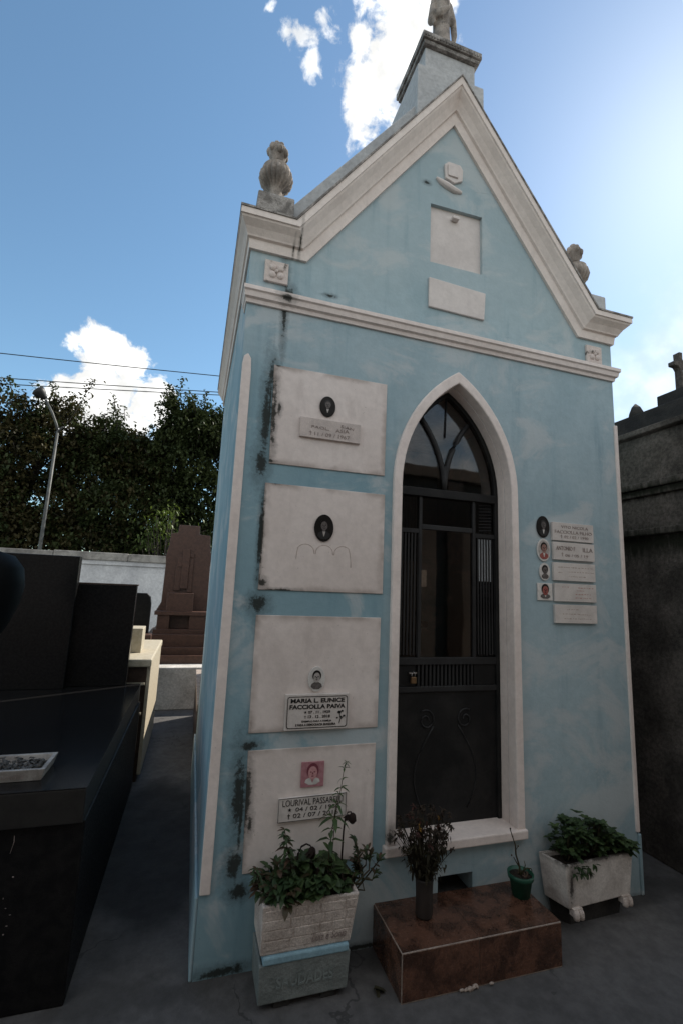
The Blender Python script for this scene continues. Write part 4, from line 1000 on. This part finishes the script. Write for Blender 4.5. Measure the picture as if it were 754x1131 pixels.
MB().box(-.012, 1.92, 2.19, 3.88, .4605, .52).build('top_slab', M['grout'], RG, bevel=.006)
MB().box(.20, 1.7, 2.24, 3.7, .5205, .92).build('upper_block', M['dark_brown'], RG, bevel=.01)

# ------------------------------------------------------------------ boundary wall, lamp, wires
BW = thing('boundary_wall', (-4, 9.1, 0), 'whitewashed boundary wall with old coping in front of the trees', 'wall')
MB().box(-30, 8, 9.0, 9.3, 0, 1.93).build('face', M['wall_white'], BW)
cw = MB(); rnd = random.Random(2); x = -30
while x < 8:
    w = rnd.uniform(.9, 1.5); cw.box(x, min(x + w - .008, 8), 8.93 - rnd.uniform(0, .012), 9.37, 1.931, 2.085 + rnd.uniform(-.012, .015)); x += w
cw.build('coping', M['coping'], BW, bevel=.015)
MB().box(-30, 8, 8.965, 8.999, 1.84, 1.93).build('moulding', M['wall_white'], BW)
LP = thing('street_lamp', (-3.5, 10.0, 0), 'slim grey street lamp with a dark head rising behind the boundary wall', 'street lamp')
MB().tube([(-3.54, 10, 0), (-3.525, 10, 2.5), (-3.51, 10, 4.98)], [.048, .040, .030], 12).build('pole', M['pole'], LP)
MB().tube([(-3.51, 10, 4.93), (-3.55, 9.98, 5.10), (-3.66, 9.95, 5.35), (-3.82, 9.9, 5.64)], .028, 10).build('arm', M['pole'], LP)
MB().tube([(-3.51, 10, 4.90), (-3.43, 10, 5.05), (-3.40, 10.0, 5.06)], [.03, .022, .015], 8).build('bracket', M['pole'], LP)
hd = MB(); c0 = Vector((-3.86, 9.88, 5.69)); ax = Vector((-.62, -.2, .62)).normalized()
hd.tube([c0 - ax * .05, c0, c0 + ax * .06, c0 + ax * .12, c0 + ax * .19, c0 + ax * .22], [.04, .07, .11, .135, .145, .09], 20)
hd.build('lamp_head', M['lamp_dark'], LP)
for za, zb, lb in ((9.10, 9.66, 'highest of the three overhead cables above the trees'), (8.20, 8.98, 'middle of the three overhead cables above the trees'), (7.98, 8.86, 'lowest of the three overhead cables above the trees')):
    xs = [(-7.28, za), (.05, zb)]; sl_ = (zb - za) / 7.33
    pts = [(x, 16.0 + .02 * x, za + sl_ * (x + 7.28) + .0009 * (x + 7.28) * (x - .05)) for x in [-40 + i * 2 for i in range(23)]]
    tag(MB().tube(pts, .016, 6).build('overhead_cable', M['wire'], loc=pts[9]), lb, 'cable', 'overhead cables above the trees')

# ------------------------------------------------------------------ trees behind the wall
def tree(x, y, h, blobs, leafmats, n, label, seed, L=.13, cat='tree'):
    o = thing('broadleaf_tree', (x, y, 0), label, cat, 'trees behind the boundary wall'); rnd = random.Random(seed)
    tb = MB(); tops = []
    tb.tube([(x, y, 0), (x + .05, y, h * .2), (x - .05, y, h * .38), (x, y, h * .5)], [.22, .18, .15, .12], 10)
    for (bx, by, bz, rx, ry, rz, wgt) in blobs:
        pm = (x + (bx - x) * .5 + rnd.uniform(-.2, .2), y + (by - y) * .5, h * .38 + (bz - h * .38) * .45)
        tb.tube([(x, y, h * rnd.uniform(.25, .42)), pm, (bx, by, bz)], [.10, .065, .025], 7)
        for k in range(6):
            a = rnd.uniform(0, 6.28); e = (bx + rx * .95 * math.cos(a), by + ry * .8 * math.sin(a), bz + rz * rnd.uniform(-.5, 1.0)); q = rnd.uniform(.2, .6)
            s0 = tuple(pm[i] + ((bx, by, bz)[i] - pm[i]) * q for i in range(3))
            tb.tube([s0, tuple((s0[i] + e[i]) / 2 + rnd.uniform(-.1, .12) for i in range(3)), e], [.035, .02, .008], 5)
    lf = [MB() for _ in leafmats]; tot = sum(b[6] for b in blobs)
    for (bx, by, bz, rx, ry, rz, wgt) in blobs:
        ncl = int(n * wgt / tot / 22)
        for c_ in range(ncl):
            while True:
                d = Vector((rnd.uniform(-1, 1), rnd.uniform(-1, 1), rnd.uniform(-1, 1)))
                if d.length <= 1: break
            d *= (.62 + .38 * rnd.random()) / max(d.length, .35) * min(1, d.length + .35)
            cpos = Vector((bx + d.x * rx, by + d.y * ry, bz + d.z * rz)); m_ = rnd.randrange(len(leafmats)); cs = rnd.uniform(.14, .36)
            drift = Vector((rnd.uniform(-1, 1), rnd.uniform(-1, 1), rnd.uniform(-.6, .9))).normalized()
            for q in range(22):
                p = cpos + Vector((rnd.gauss(0, .5), rnd.gauss(0, .5), rnd.gauss(0, .5))) * cs * .7 + drift * rnd.uniform(-.5, .5) * cs
                lf[m_].leaf(p, (rnd.uniform(-1, 1), rnd.uniform(-1, 1), rnd.uniform(-1, .5)), (rnd.uniform(-.4, .4), rnd.uniform(-.4, .4), 1), L * rnd.uniform(.6, 1.25), L * .55, .12, .25)
    for k in range(26):                       # shoots that break the outline of the crown
        bx, by, bz, rx, ry, rz, _ = blobs[rnd.randrange(len(blobs))]
        if bz < h * .68: continue
        p0 = Vector((bx + rnd.uniform(-.9, .9) * rx, by + rnd.uniform(-.6, .6) * ry, bz + rz * .55)); ln = rnd.uniform(.35, .95); dr = Vector((rnd.uniform(-.55, .55), rnd.uniform(-.3, .3), 1)).normalized()
        tb.tube([p0, p0 + dr * ln * .5, p0 + dr * ln + Vector((rnd.uniform(-.1, .1), 0, 0))], [.014, .010, .005], 5)
        m_ = rnd.randrange(len(leafmats))
        for q in range(int(55 * ln)):
            t = rnd.uniform(.1, 1.05); p = p0 + dr * ln * t + Vector((rnd.gauss(0, .09), rnd.gauss(0, .09), rnd.gauss(0, .05))) * (1.3 - .6 * t)
            lf[m_].leaf(p, (rnd.uniform(-1, 1), rnd.uniform(-1, 1), rnd.uniform(-.9, .4)), (0, 0, 1), L * rnd.uniform(.6, 1.1), L * .55, .12, .25)
    tb.build('trunk', M['bark'], o)
    for b_, m_ in zip(lf, leafmats): b_.build('crown', M[m_], o, recalc=False)
    return o
tree(-5.2, 13.0, 6.6, [(-5.6, 12.8, 5.5, 1.2, 1.0, .95, 2), (-4.3, 12.8, 5.7, 1.0, .9, .85, 2), (-5.3, 12.6, 6.1, .8, .6, .5, .7), (-4.2, 12.8, 6.4, .5, .6, .35, .5), (-4.9, 12.4, 4.6, 1.5, 1.2, .9, 5), (-6.2, 12.6, 4.2, 1.2, 1.1, 1.2, 4), (-4.6, 12.3, 3.4, 1.7, 1.1, .9, 5), (-6.6, 12.4, 5.6, .8, .8, .9, 1.6), (-5.2, 12.0, 2.7, 2.2, .9, .9, 7), (-3.6, 12.9, 5.2, .7, .8, .6, 2)],
     ['leaf_b', 'leaf_b', 'leaf_a'], 42000, 'loose bronze leaved tree behind the wall, around the street lamp', 71, .125)
tree(-2.6, 13.6, 6.0, [(-2.9, 13.3, 5.55, 1.0, 1.0, .7, 3.5), (-3.2, 13.3, 6.1, .9, .7, .4, .7), (-2.0, 13.3, 5.3, .9, 1.0, .8, 4), (-3.2, 13.0, 4.4, 1.2, 1.1, 1.0, 5), (-2.3, 12.4, 3.4, 1.5, 1.1, 1.1, 7), (-2.8, 12.2, 2.5, 1.7, .9, .8, 7), (-2.6, 12.9, 5.3, 1.4, .9, .6, 4), (-1.8, 12.9, 4.5, 1.1, 1.0, .8, 4)],
     ['leaf_a', 'leaf_a', 'leaf_b'], 42000, 'dark green tree in the middle of the row behind the wall', 72, .12)
tree(-.5, 13.2, 7.4, [(-.9, 13.0, 6.1, .85, .9, .75, 4), (.2, 13.2, 6.4, 1.0, 1.0, .9, 4), (-1.0, 12.8, 5.0, 1.2, 1.1, .9, 5), (.0, 12.6, 4.0, 1.3, 1.1, 1.1, 6), (-1.0, 12.5, 3.2, 1.4, 1.0, .9, 5), (-.6, 12.1, 2.4, 1.6, .9, .8, 6), (-.5, 12.9, 6.2, 1.0, .9, .7, 4), (-1.25, 12.9, 7.05, .22, .3, .42, .6), (-.55, 13.0, 6.85, .5, .5, .35, .9), (1.2, 13.2, 5.0, 1.2, 1.1, 1.6, 4)],
     ['leaf_a', 'leaf_a', 'leaf_a'], 42000, 'tallest domed dark green tree nearest to the blue mausoleum', 73, .125)
shr = thing('yellow_green_shrub', (-.85, 10.6, 0), 'yellow green shrub catching the sun just above the boundary wall', 'shrub'); rnd = random.Random(77)
sm = MB(); lf = MB()
for k in range(34):
    e = (-.85 + rnd.gauss(0, .45), 10.6 + rnd.uniform(-.4, .4), 2.5 + rnd.uniform(-.3, .95)); sm.tube([(-.85, 10.6, 0.0), ((-.85 + e[0]) / 2, 10.6, 1.6), e], [.02, .014, .006], 5)
    for q in range(16): lf.leaf((e[0] + rnd.gauss(0, .13), e[1] + rnd.gauss(0, .13), e[2] + rnd.gauss(0, .13)), (rnd.uniform(-1, 1), rnd.uniform(-1, 1), rnd.uniform(-.8, .4)), (0, 0, 1), .12, .05, .12, .3)
sm.build('stems', M['bark'], shr); lf.build('leaves', M['leaf_c'], shr, recalc=False)

# ------------------------------------------------------------------ sooty mausoleum on the right
X = 2.70
Z = thing('dark_mausoleum', (3.7, .8, 0), 'sooty dark concrete mausoleum with mossy ledges on the right', 'mausoleum')
MB().box(X, 5.2, -.42, 3.0, 0, 2.66).build('wall', M['dark_concrete'], Z, bevel=.01)
MB().box(X - .045, 5.24, -.46, 3.04, 2.285, 2.33).box(X - .025, 5.22, -.44, 3.02, 2.24, 2.285).build('ledge', M['dark_concrete'], Z, bevel=.006)
MB().box(X - .035, 5.23, -.45, 3.03, 1.975, 2.02).build('ledge', M['dark_concrete'], Z, bevel=.006)
MB().box(X - .012, X, -.42, -.10, 0, 1.97).build('corner_pilaster', M['soot_shade'], Z, bevel=.005)
MB().box(X - .05, 5.25, -.47, 3.05, 2.6605, 2.70).build('coping', M['dark_concrete'], Z, bevel=.008)
MB().box(3.24, 4.9, -.2, 2.9, 2.70, 3.075).build('attic', M['soot_shade'], Z, bevel=.01)
MB().lathe(3.30, .69, [(.13, 2.701), (.10, 2.86), (.045, 2.985), (.04, 3.03), (.075, 3.09), (.045, 3.15), (.006, 3.19)], 4).build('pinnacle', M['soot_shade'], Z)
pg = MB().hexa([(3.64, .42, 3.0755), (4.2, .42, 3.0755), (4.2, .90, 3.0755), (3.64, .90, 3.0755)], [(3.71, .52, 3.20), (4.1, .52, 3.20), (4.1, .80, 3.20), (3.71, .80, 3.20)]).box(3.70, 4.12, .51, .81, 3.2005, 3.37)
pg.build('cross_pedestal', M['soot_shade'], Z, bevel=.008)
xc, yc = 3.80, .665
cx_ = MB().prism([(xc - .017, 3.3705), (xc + .017, 3.3705), (xc + .014, 3.57), (xc + .035, 3.60), (xc + .085, 3.605), (xc + .085, 3.642), (xc + .035, 3.647), (xc + .017, 3.672), (xc + .019, 3.735), (xc - .019, 3.735), (xc - .017, 3.672), (xc - .035, 3.647), (xc - .085, 3.642), (xc - .085, 3.605), (xc - .035, 3.60), (xc - .014, 3.57)], yc - .03, yc + .03)
tag(cx_.build('stone_cross', M['dark_concrete'], loc=(xc, yc, 3.37), bevel=.004), 'grey stone cross on the pedestal of the dark mausoleum', 'cross')

# ------------------------------------------------------------------ tomb across the path (mirrored in the door glass)
OP = thing('opposite_mausoleum', (.5, -2.9, 0), 'brown stone mausoleum across the path, seen only mirrored in the glass of the arched door', 'mausoleum')
MB().box(-4.2, 5.4, -5.2, -2.75, 0, 2.95).build('wall', M['opposite'], OP)
MB().box(-4.28, 5.48, -5.25, -2.66, 2.951, 3.10).build('cornice', M['opposite'], OP, bevel=.01)
for a in (-3.0, -.9, 1.2, 3.3):
    pn = MB().box(a, a + 1.1, -2.7495, -2.72, .9, 2.3).build('wall_panel', M['opp_panel'], OP, bevel=.01)
for a in (-3.5, -1.4, .7, 2.8, 4.9): MB().box(a, a + .22, -2.7495, -2.68, 0, 2.95).build('pilaster', M['dark_brown'], OP, bevel=.01)
# ------------------------------------------------------------------ camera
cam = bpy.data.cameras.new('camera'); co = bpy.data.objects.new('camera', cam); COL.objects.link(co)
co.location = (-.1301, -2.1639, 1.55); co.rotation_euler = (R(99.28483), R(-2.36244), R(-17.40164))
cam.sensor_fit = 'VERTICAL'; cam.sensor_height = 36.0; cam.lens = 514.797 / 1131 * 36.0
cam.clip_start = .05; cam.clip_end = 1000
scene.camera = co

# ------------------------------------------------------------------ light
EL_, AZ_ = R(41.0), R(60.0)
sd = Vector((math.sin(AZ_) * math.cos(EL_), math.cos(AZ_) * math.cos(EL_), math.sin(EL_)))
sun = bpy.data.lights.new('sun', 'SUN'); sun.energy = 4.0; sun.angle = R(.5); sun.color = (1, .93, .82)
so = bpy.data.objects.new('sun', sun); COL.objects.link(so); so.rotation_euler = sd.to_track_quat('Z', 'Y').to_euler(); so.location = sd * 50
w = bpy.data.worlds.new('World'); scene.world = w; w.use_nodes = True
nt = w.node_tree; nt.nodes.clear(); N = NT(nt)
sky = N.n('ShaderNodeTexSky', sky_type='NISHITA', sun_disc=False, sun_elevation=EL_, sun_rotation=AZ_, air_density=1.0, dust_density=.24, ozone_density=1.0, altitude=100)
d = N.vmath('NORMALIZE', N.n('ShaderNodeTexCoord').outputs['Generated'])
CL = [(.2045, .6187, .7585, .075), (.2365, .553, .799, .085), (.262, .49, .832, .11), (.312, .4555, .834, .10), (.228, .5165, .8256, .05)]
def blob(v, c, r):
    c = Vector(c).normalized()
    return N.math('SUBTRACT', 1.0, N.math('MULTIPLY', N.vmath('DISTANCE', v, tuple(c)), 1 / r))
def pix(px, py):
    Mx = Matrix.Identity(3); from mathutils import Euler
    Mx = Euler((R(99.28483), R(-2.36244), R(-17.40164))).to_matrix()
    return Mx @ Vector((px - 377, -(py - 565.5), -514.797))
WARP = N.vmath('ADD', d, N.vmath('MULTIPLY', N.vmath('SUBTRACT', N.n('ShaderNodeTexNoise', {'Vector': d, 'Scale': 9.0, 'Detail': 4.0}).outputs[1], (.5, .5, .5)), (.07, .07, .07)))
def cloud_mask(specs, gain, k_noise, sc_, lo, hi, det=7):
    D = None
    for px, py, r in specs:
        b_ = blob(WARP, pix(px, py), r / 515.0)
        D = b_ if D is None else N.math('MAXIMUM', D, b_)
    nz = N.noise(d, sc_, det, .62, .3)
    f = N.math('ADD', N.math('MULTIPLY', D, gain), N.math('MULTIPLY', N.math('SUBTRACT', nz, .5), k_noise))
    return N.ramp(f, lo, hi)
m1 = cloud_mask([(404, 122, 24), (418, 95, 32), (432, 55, 34), (458, 20, 38), (470, -20, 40), (400, 40, 16), (455, 75, 28), (482, 8, 26)], 1.0, 2.3, 20, .06, .55)
m2 = cloud_mask([(112, 398, 36), (122, 432, 44), (95, 440, 36), (160, 445, 34), (140, 415, 26), (75, 455, 32), (120, 475, 50)], 1.0, 1.9, 20, .10, .42)
m3 = cloud_mask([(333, 55, 14), (343, 76, 11), (322, 42, 9), (362, 30, 12), (398, 4, 16), (300, 12, 7)], .9, 2.6, 34, .15, .8)
m4 = cloud_mask([(715, 440, 90), (690, 460, 60), (760, 400, 90)], .8, 1.0, 10, .0, .9)
# unseen broken cloud added behind the camera to whiten the blue skylight
sep = N.n('ShaderNodeSeparateXYZ', {0: d}); dy = sep.outputs[1]; dz = sep.outputs[2]
bk = N.math('MULTIPLY', N.ramp(dy, .05, -.25), N.ramp(N.noise(d, 3.2, 6, .6), .34, .52))
bk = N.math('MULTIPLY', bk, N.ramp(dz, -.02, .08))
shade = N.ramp(N.noise(N.vmath('ADD', d, (.0, .0, .02)), 20, 4), .32, .68, .70, 1.08)
gm = N.vmath('DOT_PRODUCT', d, tuple(sd))
glow = N.ramp(gm, .90, 1.0, 0, 1)
bgs = N.n('ShaderNodeBackground', {0: N.mix(1.0, sky.outputs[0], N.mix(N.ramp(gm, .70, .97), (.92, 1.10, 1.07), (.92, 1.03, 1.03)), 'MULTIPLY'), 1: .106})
cc = N.n('ShaderNodeCombineColor', {0: shade, 1: shade, 2: N.math('MULTIPLY', shade, .98)}).outputs[0]
bgc = N.n('ShaderNodeBackground', {0: cc, 1: .86})
mk_ = N.math('MAXIMUM', N.math('MAXIMUM', m1, m2), N.math('MAXIMUM', N.math('MULTIPLY', m3, .8), N.math('MULTIPLY', m4, .45)))
mk_ = N.math('MAXIMUM', mk_, N.math('MULTIPLY', bk, .9))
mx = N.n('ShaderNodeMixShader', {0: mk_, 1: bgs.outputs[0], 2: bgc.outputs[0]})
wo = N.n('ShaderNodeOutputWorld'); nt.links.new(mx.outputs[0], wo.inputs[0])

scene.view_settings.view_transform = 'Standard'; scene.view_settings.look = 'None'
scene.view_settings.exposure = 0.68; scene.view_settings.gamma = 1.0; scene.view_settings.use_curve_mapping = False
scene.cycles.max_bounces = 6; scene.cycles.transparent_max_bounces = 12
